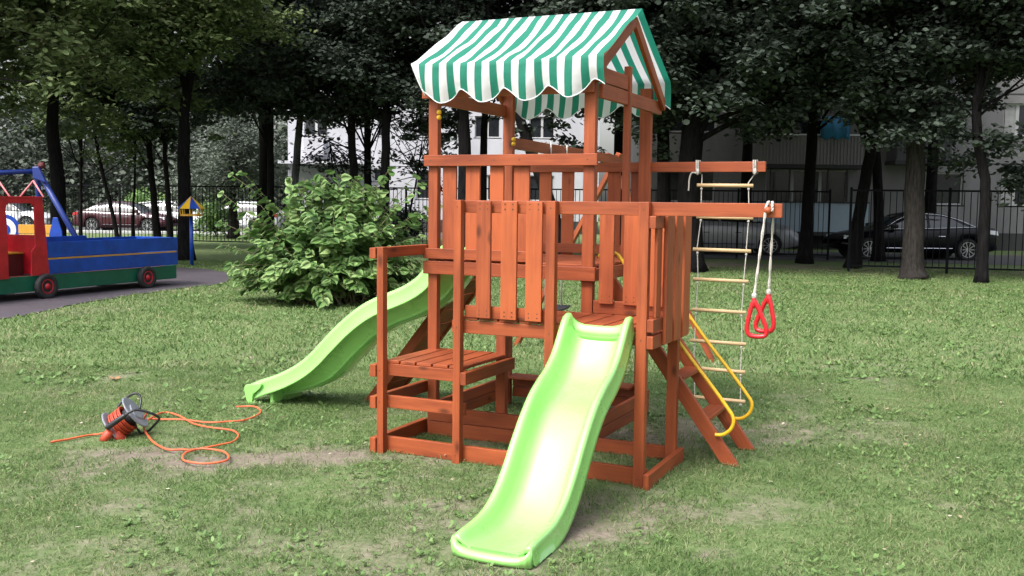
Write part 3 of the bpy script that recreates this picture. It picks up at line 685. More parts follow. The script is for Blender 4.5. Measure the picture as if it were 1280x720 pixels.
for lay in range(2):
    for i in range(24*7):
        tt = i/(24*7); an = i*2*math.pi/24; rr = .074+.012*lay+.004*math.sin(i*.13)
        coil.append(cA2 + ax*(.014+(ln*.58)*(tt if lay == 0 else 1-tt)) + (u_*math.cos(an)+w_*math.sin(an))*rr)
mb.tube(coil, .0062, 6); mb.build('cable_winding', m_plug, reel, smooth=True)
mb = MB(); mb.tube(smoothpath([rel(rp(330, 420, -.13)), rel(rp(420, 350, -.13)), rel(rp(490, 305, -.12)), rel(rp(570, 292, -.1)), rel(rp(700, 325, -.07)), rel(rp(785, 365, -.03)), rel(rp(800, 395, 0)), rel(rp(765, 440, .05)), rel(rp(690, 520, .1))], 5), .0085, 8); mb.build('handle', m_black, reel, smooth=True)
mb = MB(); mb.tube([rel(rp(208, 500, -.13)), rel(rp(222, 488, -.13)), rel(rp(405, 360, -.13)), rel(rp(425, 346, -.13))], [.014, .0185, .0175, .012], 10); mb.build('grip', m_black, reel, smooth=True)
mb = MB(); mb.tube(smoothpath([rel(rp(325, 330, .08)), rel(rp(350, 240, .1)), rel(rp(420, 165, .12)), rel(rp(520, 108, .12)), rel(rp(575, 125, .12)), rel(rp(595, 190, .1)), rel(rp(580, 280, .06))], 5), .008, 8); mb.build('handle', m_black, reel, smooth=True)
mb = MB(); mb.tube([rel(rp(260, 520, -.1)), rel(rp(235, 555, -.11)), rel(rp(185, 620, -.12)), rel(rp(165, 640, -.12))], [.02, .032, .03, .024], 12); mb.build('plug', m_plug, reel, smooth=True)
mb = MB(); mb.tube([rel(rp(300, 560, -.08)), rel(rp(360, 610, -.06)), rel(rp(410, 640, -.03))], [.03, .036, .028], 10); mb.build('socket_block', m_plug, reel, smooth=True)
mb = MB(); mb.tube([rel(rp(500, 440, .02)), rel(rp(600, 560, .06)), rel(rp(690, 520, .1))], .008, 8); mb.build('foot_tube', m_black, reel, smooth=True)

def cp(x, y, h=.022): return gnd(40+x/3.2, 460+y/3.2, h)
def cord(pts, label):
    P = smoothpath([cp(*p) for p in pts], 7)
    P = [p + Vector((0, 0, .0015*math.sin(i*.35))) for i, p in enumerate(P)]
    mb = MB(); mb.tube(P, .0068, 8); tag(mb.build('cord', m_cable, smooth=True), label, 'cord')
cord([(462, 178, .17), (448, 205, .11), (447, 238, .05), (462, 268), (485, 295), (540, 325), (600, 327), (650, 325), (740, 310), (800, 296), (825, 272), (812, 255), (780, 245), (700, 236), (645, 222), (600, 196), (560, 182), (520, 178), (485, 195, .05), (455, 215, .08)], 'orange extension cord in a wide loop on the worn grass beside the reel')
cord([(655, 326, .024), (615, 340), (602, 358), (615, 373), (660, 380), (720, 380), (770, 373), (787, 358), (775, 340), (740, 328), (690, 322, .026), (655, 326, .02)], 'small closed loop of orange cord lying on the dry soil')
cord([(430, 225, .07), (465, 205, .03), (520, 205), (600, 207), (660, 213), (720, 218), (780, 215), (840, 209), (890, 195), (914, 176), (905, 160), (880, 154), (850, 153), (815, 155)], 'orange cord running from the reel towards the foot of the left slide')
cord([(75, 297), (110, 291), (150, 283), (200, 274), (250, 266), (285, 260, .04)], 'short straight orange cord end reaching left of the reel')
# fallen leaves
for i, (px, py) in enumerate([(143, 474)]):
    p = gnd(px, py, .02); mb = MB()
    for k in range(5):
        a = k*1.256; d = Vector((math.cos(a), math.sin(a), .25)); s = Vector((-math.sin(a), math.cos(a), .1))
        mb.v += [p, p+d*.035+s*.018, p+d*.075, p+d*.035-s*.018]; b = len(mb.v)-4; mb.face([b, b+1, b+2, b+3])
    tag(mb.build('fallen_leaf', m_dirtleaf), 'crumpled brown leaf on the grass above the cable reel', 'leaf')

# ------------------------------------------------------------------ wooden play truck on the left (x along the truck, towards the rear; y into it)
tdir = math.atan2(17.73-15.70, -6.44+7.28)
trk = thing('play_truck', 'wooden play truck with red cab, long blue cargo bed and green chassis', 'play truck', (-7.28, 15.70, 0), tdir)
# local +y is to the left of travel = away from the camera side
def tp(name, boxes, mat, parent=None, bevel=.004):
    mb = MB()
    for b in boxes: mb.box(*b)
    return mb.build(name, mat, parent or trk, bevel=bevel)
TW = 1.05
tp('chassis', [(-2.3, 3.03, .10, .13, .13, .375), (-2.3, 3.03, TW, TW+.03, .13, .375), (3.0, 3.028, .132, TW-.002, .14, .37)], m_tgreen)
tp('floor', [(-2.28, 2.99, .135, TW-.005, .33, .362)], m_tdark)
bed = tp('cargo_bed', [(.08, 3.035, .085, .112, .385, .61), (.08, 3.035, .085, .112, .65, .89), (.08, 1.85, TW+.01, TW+.037, .4, .62), (.08, 1.85, TW+.01, TW+.037, .66, .93), (1.85, 3.03, TW+.01, TW+.037, .4, .62), (1.85, 3.03, TW+.01, TW+.037, .66, .885), (3.037, 3.063, .09, TW+.03, .39, .885), (.06, .082, .09, TW, .39, .9)], m_tblue)
tp('yellow_strip', [(.085, 3.03, .09, .108, .612, .64)], m_toch, bed)
# cab side panels with openings, built as bent outlines
def side(y):
    mb = MB(); th = .025
    def slab(poly): mb.prism([(a, y, b) for a, b in poly], (0, th, 0))
    slab([(-.16, .38), (.10, .38), (.06, .9), (.0, 1.58), (-.16, 1.58), (-.15, 1.02), (-.15, .84), (-.23, .76), (-.24, .38)])
    slab([(-.92, .36), (-.66, .36), (-.66, 1.05), (-.68, 1.42), (-.66, 1.47), (-.62, 1.5), (-.22, 1.5), (-.17, 1.46), (-.16, 1.58), (-.80, 1.58), (-.90, 1.3)])
    return mb
cab = tp('cab', [(-1.0, .0, .07, TW+.05, 1.581, 1.605)], m_tred)
for y in (.075, TW+.02): side(y).build('cab_side', m_tred, cab, bevel=.003)
tp('back_panel', [(.012, .04, .102, TW, .38, 1.0)], m_tred, cab); tp('front_panel', [(-.95, -.925, .1, TW, .38, 1.05)], m_tred, cab)
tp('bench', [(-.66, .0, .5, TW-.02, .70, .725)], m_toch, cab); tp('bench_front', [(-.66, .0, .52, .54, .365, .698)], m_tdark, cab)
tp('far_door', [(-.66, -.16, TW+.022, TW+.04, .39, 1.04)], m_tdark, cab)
tp('bonnet', [(-2.1, -.96, .1, TW+.02, .38, .95)], m_tred, bevel=.04)
def spoke_wheel(parent, x, y, s):
    mb = MB(); mb.lathe((x, y, .2), (0, s, 0), [(-.05, .10), (-.055, .17), (-.04, .195), (-.015, .202), (.02, .202), (.045, .195), (.055, .17), (.045, .125), (.03, .11)], 28); w = mb.build('wheel', m_rubber, parent, smooth=True)
    mb = MB(); mb.lathe((x, y, .2), (0, s, 0), [(.0, .115), (.04, .118), (.046, .112), (.03, .098), (.02, .06), (.03, .05), (.055, .042), (.06, .0)], 24); r = mb.build('hub', m_tred, w, smooth=True)
    mb = MB()
    for k in range(6):
        a = k*math.pi/3; mb.lathe((x+.078*math.cos(a), y+s*.024, .2+.078*math.sin(a)), (0, s, 0), [(-.004, .014), (.006, .012), (.008, 0)], 8)
    mb.build('hub_bolts', m_rubber, r)
for x in (0, 2.2, -1.8):
    spoke_wheel(trk, x, .045, -1); spoke_wheel(trk, x, TW+.085, 1)

# blue swing frame behind the truck, ochre playhouse panel with a round blue and white disc
sg = thing('swing_set', 'dark blue tube swing set with a sloping leg behind the red truck cab', 'swing set', (-9.6, 20, 0))
o0 = Vector((-9.6, 20, 0))
def at2(px, py, Y): return at(px, py, Y) - o0
mb = MB(); mb.tube([at2(44, 214, 20), at2(-160, 222, 19.2)], .05, 10); mb.build('top_bar', m_swblue, sg, smooth=True)
mb = MB(); mb.loft([[at2(40, 208, 19.9), at2(48, 208, 19.9), at2(58, 229, 19.9), at2(41, 223, 19.9)], [at2(40, 208, 20.1), at2(48, 208, 20.1), at2(58, 229, 20.1), at2(41, 223, 20.1)]]); mb.build('corner_bracket', m_swblue, sg, bevel=.02)
for (px, Y, gx_) in ((46, 20, -8.35), (46, 20, -10.1)):
    a = at2(px, 211, Y); b = Vector((gx_, 20.2 if gx_ > -9 else 21.6, 0)) - o0; mb = MB(); mb.tube([a, b], .055, 10); mb.build('leg', m_swblue, sg, smooth=True)
mb = MB(); a = at2(47, 208, 20.02); mb.lathe(a+Vector((.05, .06, .02)), (1, 0, .2), [(-.06, .05), (-.03, .07), (.03, .07), (.06, .05)], 10); mb.build('end_cap', m_tdark, sg)
tinv = (Matrix.Translation((-7.28, 15.70, 0)) @ Matrix.Rotation(tdir, 4, 'Z')).inverted()
for (x0, y0, x1, y1) in ((41.5, 226, 24, 247), (41.5, 226, 54.5, 246.5), (-2, 226, 13, 247), (-2, 226, -18, 248)):
    mb = MB(); mb.tube([tinv @ at(x0, y0, 15.65), tinv @ at(x1, y1, 15.45)], .014, 8); mb.build('roof_bar', m_pinkbar, trk, smooth=True)
ph = thing('playhouse', 'ochre board playhouse wall with a round blue and white disc beyond the truck cab', 'playhouse', (-9.2, 18.9, 0))
def pp_(px, py, Y): return at(px, py, Y) - Vector((-9.2, 18.9, 0))
mb = MB()
for i, z in enumerate((.55, .73, .91)): mb.box(-.35, .62, -.02, .02, z, z+.17)
for x in (-.3, .56): mb.box(x, x+.07, .022, .09, 0, 1.1)
mb.build('board_wall', m_toch, ph, bevel=.006)
mb = MB(); mb.lathe((-.34, -.06, .98), (.25, -1, 0), [(0, .29), (.02, .29), (.022, .275), (.022, 0)], 36); mb.build('disc', m_tblue, ph)
mb = MB(); mb.lathe((-.335, -.085, .98), (.25, -1, 0), [(0, .22), (.006, .215), (.007, 0)], 36); mb.build('disc_ring', m_white, ph)
mb = MB(); mb.lathe((-.328, -.095, .98), (.25, -1, 0), [(0, .115), (.006, .11), (.007, 0)], 36); mb.build('disc_centre', m_tblue, ph)
mb = MB(); mb.prism([(.5, -.05, 0), (.74, -.05, 0), (.74, -.05, .95), (.66, -.05, 1.22), (.58, -.05, 1.22), (.5, -.05, .9)], (0, .04, 0)); mb.build('side_post', m_tblue, ph, bevel=.006)

# bird feeder on a blue post
bf = thing('bird_feeder', 'yellow and blue tent-roofed bird feeder on a blue post at the path edge', 'bird feeder', (-7.69, 24.05, 0))
mb = MB(); mb.tube([(0, 0, -.05), (0, 0, 1.2)], .045, 10); mb.build('post', m_tblue, bf, smooth=True)
mb = MB(); mb.lathe((0, 0, 1.19), (0, 0, 1), [(0, .24), (.0, .27), (.045, .27), (.045, .24)], 8); mb.build('tray', m_toch, bf)
for k in range(8):
    a0, a1 = k*math.pi/4+.2, (k+1)*math.pi/4+.2; mb = MB(); A = Vector((math.cos(a0)*.315, math.sin(a0)*.315, 1.375)); B = Vector((math.cos(a1)*.315, math.sin(a1)*.315, 1.375)); T = Vector((0, 0, 1.665)); dz = Vector((0, 0, .012))
    mb.v = [A, B, T, A-dz, B-dz, T-dz*2]; 
    for f in ((0, 1, 2), (3, 5, 4), (0, 3, 4, 1), (1, 4, 5, 2), (2, 5, 3, 0)): mb.face(f)
    mb.build('roof_panel', m_yel if k % 2 else m_tblue, bf)
for k in range(8):
    a = k*math.pi/4+.2; mb = MB(); mb.tube([(math.cos(a)*.24, math.sin(a)*.24, 1.235), (math.cos(a)*.26, math.sin(a)*.26, 1.385)], .014, 6); mb.build('upright', m_yel, bf)

# ------------------------------------------------------------------ foliage
def unit(v): return v/np.maximum(np.linalg.norm(v, axis=1, keepdims=True), 1e-9)
def leaf_fan(P, D, Nn, ln, wd):
    """leaf blades at P, pointing along D, facing Nn: six-point leaves, slightly folded and drooping"""
    D = unit(D); S = unit(np.cross(D, Nn)); Nn = np.cross(S, D); l = ln[:, None]; w = wd[:, None]
    dr = -.12*l*Nn
    V = np.stack([P, P+D*l*.3+S*w*.42+Nn*l*.04, P+D*l*.62+S*w*.5+dr*.4, P+D*l+dr, P+D*l*.62-S*w*.5+dr*.4, P+D*l*.3-S*w*.42+Nn*l*.04], 1).reshape(-1, 3)
    k = np.arange(len(P))*6
    F = np.concatenate([np.stack([k, k+1, k+2, k+3], 1), np.stack([k, k+3, k+4, k+5], 1)])
    return V, F
def boughs(ells, n, shell=.45, per=7):
    """crown built of separate layered boughs with gaps between them"""
    c = crown_pts(ells, max(4, n//per), shell=shell); m = len(c); ce = np.array(ells)[:, :3]
    near = ce[np.argmin(((c[:, None]-ce[None])**2).sum(2), 1)]; o = c-near; o[:, 2] *= .3; o = unit(o+rng.normal(0, .25, (m, 3))*np.array([1, 1, .2]))
    o[:, 2] = np.clip(o[:, 2]-.22, -.5, .2); o = unit(o); t = unit(np.cross(o, np.array([0, 0, 1.0]))); c[:, 2] += rng.normal(0, .3, m)
    k = per; a = rng.uniform(-1, .9, (m, k)); b = rng.normal(0, .42, (m, k))*(1.15-a*.55); z = rng.normal(0, .17, (m, k)); L_ = rng.uniform(.7, 1.3, m)[:, None]
    P = c[:, None]+o[:, None]*(a*L_)[..., None]+t[:, None]*(b*.95)[..., None]; P[..., 2] += z-.12*a*a
    return P.reshape(-1, 3)
def crown_pts(ells, n, zcut=None, shell=.45):
    out = []; vol = np.array([e[3]*e[4]*e[5] for e in ells]); vol = vol/vol.sum()
    for e, q in zip(ells, vol):
        m = max(1, int(round(n*q))); d = unit(rng.normal(size=(m, 3))); r = rng.random(m)**shell
        out.append(np.array(e[:3]) + d*r[:, None]*np.array(e[3:6]))
    return np.concatenate(out)
def foliage(cl, per, cr, size, flat=.35, droop=.35, aspect=.75):
    n = len(cl); X = np.repeat(cl, per, 0); m = len(X); off = rng.normal(size=(m, 3))*np.array([.5, .5, .5*flat]); X = X + off*np.repeat(cr*rng.uniform(.6, 1.4, n), per)[:, None]
    az = rng.uniform(0, 2*np.pi, m); D = np.stack([np.cos(az), np.sin(az), rng.uniform(-.9, .25, m)*droop*2], 1)
    Nn = unit(rng.normal(size=(m, 3))*.5 + np.array([0, -.15, 1.0]))
    ln = size*rng.uniform(.65, 1.3, m); return leaf_fan(X, D, Nn, ln, ln*aspect*rng.uniform(.8, 1.2, m))
def limb(mb, a, b, r0, r1, bend=.25, n=7):
    a, b = Vector(a), Vector(b); mid = (a+b)/2 + Vector((random.uniform(-1, 1), random.uniform(-1, 1), random.uniform(.0, .8)))*bend*(b-a).length*.5
    P = [(a*(1-t)**2 + mid*2*t*(1-t) + b*t*t) for t in [i/n for i in range(n+1)]]; mb.tube(P, [r0+(r1-r0)*i/n for i in range(n+1)], 7); return P
def tree(name, label, base, trunk, ells, ncl, per, size, mat, bk=m_bark, group='trees round the play area', cr=.4, nl=14, flat=.5, cat='tree', zlow=None, seed=0, aspect=.62, shell=.45, top_n=70):
    """trunk: list of (dx,dy,z,r) from the base; ells: crown ellipsoids relative to the base"""
    random.seed(seed+11); root = thing(name, label, cat, (base[0], base[1], 0), 0, group)
    mb = MB(); P = smoothpath([(a, b, c) for a, b, c, d in trunk], 5); rr = np.interp(np.linspace(0, len(trunk)-1, len(P)), range(len(trunk)), [t[3] for t in trunk])
    rr = list(rr); rr[0] *= 1.5; rr[1] *= 1.22; rr[2] *= 1.08
    P = [p + Vector((random.uniform(-.012, .012), random.uniform(-.012, .012), 0)) for p in P]; mb.tube(P, rr, 10)
    mb2 = MB(); cl = boughs(ells, ncl, shell=shell)
    if zlow is not None: cl = cl[cl[:, 2] > zlow]
    idx = rng.choice(len(cl), min(nl, len(cl)), replace=False); top = P[-1]
    for i in idx:
        tgt = Vector(cl[i]); j = random.randint(int(len(P)*.62), len(P)-1); limb(mb, P[j], tgt, max(.015, rr[j]*.3), .01)
        for q in range(2):
            k = rng.integers(len(cl)); 
            if (Vector(cl[k])-tgt).length < 2.2: limb(mb, tgt, cl[k], .016, .006)
    mb.build('trunk', bk, root, smooth=True)
    V, F = foliage(cl, per, cr, size, flat=flat, aspect=aspect)
    if top_n:                                            # unseen rest of the crown, added to block skylight below: larger leaf masses
        e = np.array(ells); c = (e[:, :3]*(e[:, 3]**2)[:, None]).sum(0)/(e[:, 3]**2).sum(); r = e[:, 3].max()
        c2 = crown_pts([(c[0], c[1], 11.2, r*1.1, r*1.0, 3.6)], top_n); V2, F2 = foliage(c2, 26, 1.0, .55, flat=.5); F = np.concatenate([F, F2+len(V)]); V = np.concatenate([V, V2])
        c3 = P[-1]; limb(mb2, c3, (c[0], c[1], 10.5), rr[-1], .03)
        mb2.build('limb', bk, root, smooth=True)
    np_mesh('crown', V, F, mat, root)
    return root
def X(px, d): return (px-640)/1254.85*d
# left, lighter feathery trees
tree('ash_tree', 'leafy tree with straight dark trunk right behind the play truck cab', (X(72, 24.5), 24.5), [(0, 0, 0, .19), (.03, 0, 2, .165), (-.06, 0, 3.4, .14), (.1, 0, 5, .1), (.3, .2, 7, .06)],
     [(-.6, -.5, 6.6, 3.6, 3.2, 2.7), (1.6, -1.5, 5.4, 2.0, 2, 1.5), (-2.6, -1.0, 5.3, 2.4, 2.2, 1.7), (.9, -.8, 4.1, 1.2, 1.0, .9), (-1.2, -.8, 4.0, .9, .8, .5)], 430, 64, .165, lf_ash, seed=1, flat=.5, aspect=.42, cr=.45, top_n=0)
tree('ash_tree', 'forked tree whose dark trunk stands behind the bird feeder', (X(231, 26), 26), [(0, 0, 0, .19), (0, 0, 1.6, .165), (.0, 0, 3.0, .15), (.08, 0, 4.2, .12), (.5, .2, 6.2, .07)],
     [(-.6, -.5, 6.6, 3.4, 3.0, 2.4), (-2.2, -1, 5.2, 1.9, 1.7, 1.3), (1.3, -.5, 5.9, 2.0, 1.9, 1.6)], 400, 64, .165, lf_ash, seed=2, flat=.5, aspect=.42, cr=.45, top_n=0)
tree('ash_tree', 'overhanging tree at the left edge with sunlit yellow-green leaves', (X(-120, 21), 21), [(0, 0, 0, .2), (.1, 0, 2, .17), (.4, 0, 4, .13), (1.2, 0, 6, .07)],
     [(1.8, 0, 5.9, 2.8, 2.4, 1.7), (.6, .5, 5.0, 2.0, 2, 1.3)], 260, 44, .18, lf_ash, seed=3, flat=.5, aspect=.42, cr=.45, top_n=0)
# thin understorey stems near the left fence
for i, (pb, pt, d, rr_, lab) in enumerate([(148, 118, 31, .07, 'thin leaning trunk in front of the dark red car'), (100, 104, 31, .06, 'slim dark trunk left of the dark red car'), (197, 186, 32, .13, 'dark trunk standing at the bonnet end of the dark red car'), (213, 206, 31.5, .1, 'second dark stem of the pair right of the dark red car'), (165, 172, 33, .05, 'wispy stem in front of the windows of the dark red car')]):
    b = X(pb, d); t = X(pt, d)-b
    tree('young_tree', lab, (b, d), [(0, 0, 0, rr_), (t*.25, 0, 1.2, rr_*.85), (t*.7, 0, 2.6, rr_*.7), (t, 0, 4.2, rr_*.5)], [(t, 0, 5.0, 1.8, 1.6, 1.5), (t*.5+random.uniform(-.6, .6), .2, 3.6, 1.0, 1.0, .7)], 110, 40, .16, lf_dark if i % 2 else lf_ash, group='thin trees along the left fence', nl=8, seed=10+i, top_n=0)
tree('willow_tree', 'pale grey-green tree behind the fence above the white hatchback', (X(292, 41), 41), [(0, 0, 0, .2), (0, 0, 2, .16), (.2, 0, 4, .08)], [(0, 0, 3.7, 2.4, 2.0, 2.3), (.5, 0, 5.0, 1.5, 1.5, 1.3), (-.9, 0, 2.7, 1.5, 1.5, 1.4)], 240, 60, .17, lf_grey, bk=m_barkg, seed=20, flat=.9, aspect=.4, cr=.5, top_n=0)
# middle maples in front of the white block
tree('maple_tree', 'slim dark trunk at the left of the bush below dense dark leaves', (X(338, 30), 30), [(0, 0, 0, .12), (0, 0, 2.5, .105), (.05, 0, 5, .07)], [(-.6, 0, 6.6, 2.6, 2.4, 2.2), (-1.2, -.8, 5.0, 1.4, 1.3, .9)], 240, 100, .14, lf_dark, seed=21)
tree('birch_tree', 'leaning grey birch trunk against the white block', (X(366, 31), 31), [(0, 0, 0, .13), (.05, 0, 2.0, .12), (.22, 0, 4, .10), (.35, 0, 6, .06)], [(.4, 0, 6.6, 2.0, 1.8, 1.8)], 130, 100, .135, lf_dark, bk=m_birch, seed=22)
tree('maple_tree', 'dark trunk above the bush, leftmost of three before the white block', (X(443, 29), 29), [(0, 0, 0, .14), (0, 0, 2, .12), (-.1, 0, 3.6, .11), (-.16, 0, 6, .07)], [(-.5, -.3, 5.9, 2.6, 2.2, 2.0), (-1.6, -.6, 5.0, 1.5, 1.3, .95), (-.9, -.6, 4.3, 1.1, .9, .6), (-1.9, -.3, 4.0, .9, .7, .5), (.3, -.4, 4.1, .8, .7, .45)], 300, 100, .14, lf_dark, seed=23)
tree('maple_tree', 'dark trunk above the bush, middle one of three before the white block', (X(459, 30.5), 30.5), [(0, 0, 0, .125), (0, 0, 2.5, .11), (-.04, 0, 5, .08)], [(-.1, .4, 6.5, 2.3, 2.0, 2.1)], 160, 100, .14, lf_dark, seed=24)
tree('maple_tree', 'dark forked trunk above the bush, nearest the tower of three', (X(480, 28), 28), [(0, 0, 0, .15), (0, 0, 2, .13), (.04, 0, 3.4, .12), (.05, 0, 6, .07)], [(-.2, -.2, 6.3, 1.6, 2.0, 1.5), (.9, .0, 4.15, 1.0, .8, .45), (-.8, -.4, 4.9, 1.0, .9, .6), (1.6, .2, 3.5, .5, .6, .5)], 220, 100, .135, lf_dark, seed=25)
tree('sapling', 'thin sparse sapling before the white wall left of the tower', (X(503, 30), 30), [(0, 0, 0, .04), (.2, 0, 1.2, .035), (.45, 0, 2.6, .02), (.6, 0, 3.6, .01)], [(.3, 0, 2.8, .8, .5, .9), (.55, 0, 3.9, .6, .5, .6)], 60, 15, .13, lf_dark, seed=26, nl=16, cr=.4, top_n=0)
tree('sapling', 'thin sparse sapling above the left part of the bush before the white block', (X(420, 31), 31), [(0, 0, 0, .05), (.1, 0, 1.4, .04), (-.1, 0, 2.6, .025), (-.2, 0, 3.4, .012)], [(-.2, 0, 3.1, 1.0, .5, .7), (.4, 0, 2.6, .6, .5, .5)], 60, 15, .13, lf_dark, seed=43, nl=12, cr=.4, top_n=0)
# behind the tower
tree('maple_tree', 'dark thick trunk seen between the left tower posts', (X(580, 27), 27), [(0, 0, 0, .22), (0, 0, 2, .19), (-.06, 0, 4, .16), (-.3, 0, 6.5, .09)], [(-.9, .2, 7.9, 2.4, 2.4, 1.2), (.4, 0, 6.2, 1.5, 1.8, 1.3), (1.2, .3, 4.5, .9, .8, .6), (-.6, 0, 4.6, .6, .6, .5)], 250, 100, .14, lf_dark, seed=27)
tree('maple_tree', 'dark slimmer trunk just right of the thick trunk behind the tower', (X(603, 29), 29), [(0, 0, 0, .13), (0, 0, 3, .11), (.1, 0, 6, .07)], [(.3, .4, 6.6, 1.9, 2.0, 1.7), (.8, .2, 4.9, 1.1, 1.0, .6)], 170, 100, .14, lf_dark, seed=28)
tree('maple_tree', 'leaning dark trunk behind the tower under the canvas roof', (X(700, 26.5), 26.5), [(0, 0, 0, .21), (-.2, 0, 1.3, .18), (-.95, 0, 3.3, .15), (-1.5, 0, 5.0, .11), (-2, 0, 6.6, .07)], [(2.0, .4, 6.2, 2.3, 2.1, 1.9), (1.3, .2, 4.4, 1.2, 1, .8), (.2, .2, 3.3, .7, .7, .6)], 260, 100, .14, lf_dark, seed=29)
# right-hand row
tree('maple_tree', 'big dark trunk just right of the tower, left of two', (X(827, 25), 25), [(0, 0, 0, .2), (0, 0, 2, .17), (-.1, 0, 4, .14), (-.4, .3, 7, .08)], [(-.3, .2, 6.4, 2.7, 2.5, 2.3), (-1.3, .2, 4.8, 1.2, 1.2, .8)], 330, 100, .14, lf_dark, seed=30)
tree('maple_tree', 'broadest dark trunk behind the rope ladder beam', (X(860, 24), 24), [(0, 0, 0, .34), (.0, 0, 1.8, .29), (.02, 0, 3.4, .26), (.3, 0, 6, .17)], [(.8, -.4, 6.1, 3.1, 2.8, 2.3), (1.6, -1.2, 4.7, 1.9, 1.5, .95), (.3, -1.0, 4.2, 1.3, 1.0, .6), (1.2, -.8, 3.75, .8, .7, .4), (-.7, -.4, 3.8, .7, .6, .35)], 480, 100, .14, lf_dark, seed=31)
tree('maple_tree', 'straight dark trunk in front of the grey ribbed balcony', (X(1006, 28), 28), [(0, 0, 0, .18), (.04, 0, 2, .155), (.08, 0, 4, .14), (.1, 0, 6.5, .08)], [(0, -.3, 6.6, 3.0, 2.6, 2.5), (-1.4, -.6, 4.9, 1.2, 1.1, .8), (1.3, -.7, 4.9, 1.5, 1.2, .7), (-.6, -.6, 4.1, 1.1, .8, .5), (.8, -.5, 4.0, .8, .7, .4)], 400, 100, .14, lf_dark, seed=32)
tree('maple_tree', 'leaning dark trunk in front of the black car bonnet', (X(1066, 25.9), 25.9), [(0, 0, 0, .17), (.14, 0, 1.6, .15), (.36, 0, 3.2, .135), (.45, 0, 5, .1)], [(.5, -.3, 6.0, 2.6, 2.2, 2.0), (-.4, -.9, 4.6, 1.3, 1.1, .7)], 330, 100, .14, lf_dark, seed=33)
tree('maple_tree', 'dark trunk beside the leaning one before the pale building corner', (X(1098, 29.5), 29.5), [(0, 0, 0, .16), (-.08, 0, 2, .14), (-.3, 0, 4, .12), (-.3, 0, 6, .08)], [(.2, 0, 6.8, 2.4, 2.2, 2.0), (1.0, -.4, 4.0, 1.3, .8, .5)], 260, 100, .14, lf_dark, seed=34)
tree('maple_tree', 'thick grey-brown trunk in front of the middle of the black car', (X(1142, 22.4), 22.4), [(0, 0, 0, .25), (-.02, 0, .8, .225), (-.05, 0, 2.2, .21), (-.06, 0, 3.6, .18), (.1, 0, 6, .1)], [(.2, -.1, 5.8, 2.5, 2.2, 1.9), (-.7, -.6, 4.0, 1.3, 1.1, .65), (.0, -.3, 3.25, 1.1, .6, .42), (-.9, .2, 3.5, .9, .6, .4), (.9, -.4, 4.7, 1.3, 1.1, .6)], 430, 100, .135, lf_dark, bk=m_barkg, seed=35)
tree('maple_tree', 'curved dark trunk at the right edge over the black car tail', (X(1228, 21.4), 21.4), [(0, 0, 0, .115), (.0, 0, 1.2, .11), (-.04, 0, 2.2, .105), (-.22, 0, 3.0, .1), (-.28, 0, 3.9, .095), (-.1, 0, 5.5, .06)], [(.5, -.2, 6.0, 2.2, 2.0, 1.4), (1.4, -.4, 4.8, 1.0, 1.0, .5), (.3, 0, 2.75, .35, .3, .2), (1.1, .1, 2.5, .4, .4, .25)], 260, 100, .125, lf_dark, seed=36, nl=14)
tree('maple_tree', 'tall dark tree beyond the right edge whose leaves hang into view', (X(1420, 21), 21), [(0, 0, 0, .2), (0, 0, 3, .17), (0, 0, 6, .1)], [(-1.6, 0, 6.1, 2.4, 2.2, 1.7)], 200, 100, .135, lf_dark, seed=37)
tree('maple_tree', 'tall rear tree filling the canopy before the upper flats', (X(930, 33), 33), [(0, 0, 0, .2), (0, 0, 4, .15), (0, 0, 7, .08)], [(0, 0, 7.8, 4.2, 1.6, 2.7)], 260, 100, .17, lf_dark, seed=38)
tree('maple_tree', 'tall rear tree high above the black car roof', (X(1160, 32), 32), [(0, 0, 0, .2), (0, 0, 4, .15), (0, 0, 7, .08)], [(0, 0, 7.7, 4.2, 1.6, 2.3)], 250, 100, .17, lf_dark, seed=39)
tree('maple_tree', 'tall rear tree between the two trunks nearest the tower', (X(770, 32), 32), [(0, 0, 0, .2), (0, 0, 4, .15), (0, 0, 7, .08)], [(-.3, 0, 7.5, 3.2, 1.6, 2.4)], 210, 100, .17, lf_dark, seed=40)
tree('maple_tree', 'tall rear tree filling the dark canopy left of the white block', (X(330, 34), 34), [(0, 0, 0, .2), (0, 0, 4, .15), (0, 0, 7, .08)], [(-.4, 0, 8.0, 3.6, 1.6, 2.8)], 230, 100, .17, lf_dark, seed=41)

# far wood behind the car park, one mass
cl = np.stack([rng.uniform(-46, -9, 1100), rng.uniform(56, 68, 1100), np.abs(rng.normal(0, 1, 1100))*4.2+.4], 1)
V_, F_ = foliage(cl, 75, 1.9, .3, flat=.7, aspect=.6); tag(np_mesh('far_wood', V_, F_, lf_wood), 'mass of far green foliage beyond the parked cars on the left', 'wood', kind='stuff')
# small shrubs behind the fence
for px, d, s, lab in ((270, 43, 1.0, 'small round shrub in front of the white hatchback'), (186, 52, 1.5, 'yellow-green shrub above the dark red car roof'), (505, 41, .9, 'low shrub at the foot of the white wall left of the tower')):
    rt = thing('shrub', lab, 'shrub', (X(px, d), d, 0)); cl = crown_pts([(0, 0, s*.75, s*.9, s*.8, s*.75)], 60); V_, F_ = foliage(cl, 40, .35, .12, flat=.9); np_mesh('foliage', V_, F_, lf_bush if px < 400 else lf_dark, rt)
    mb = MB()
    for k in range(5): limb(mb, (0, 0, 0), (random.uniform(-.5, .5)*s, random.uniform(-.5, .5)*s, s), .02, .008)
    mb.build('stem', m_bark, rt)

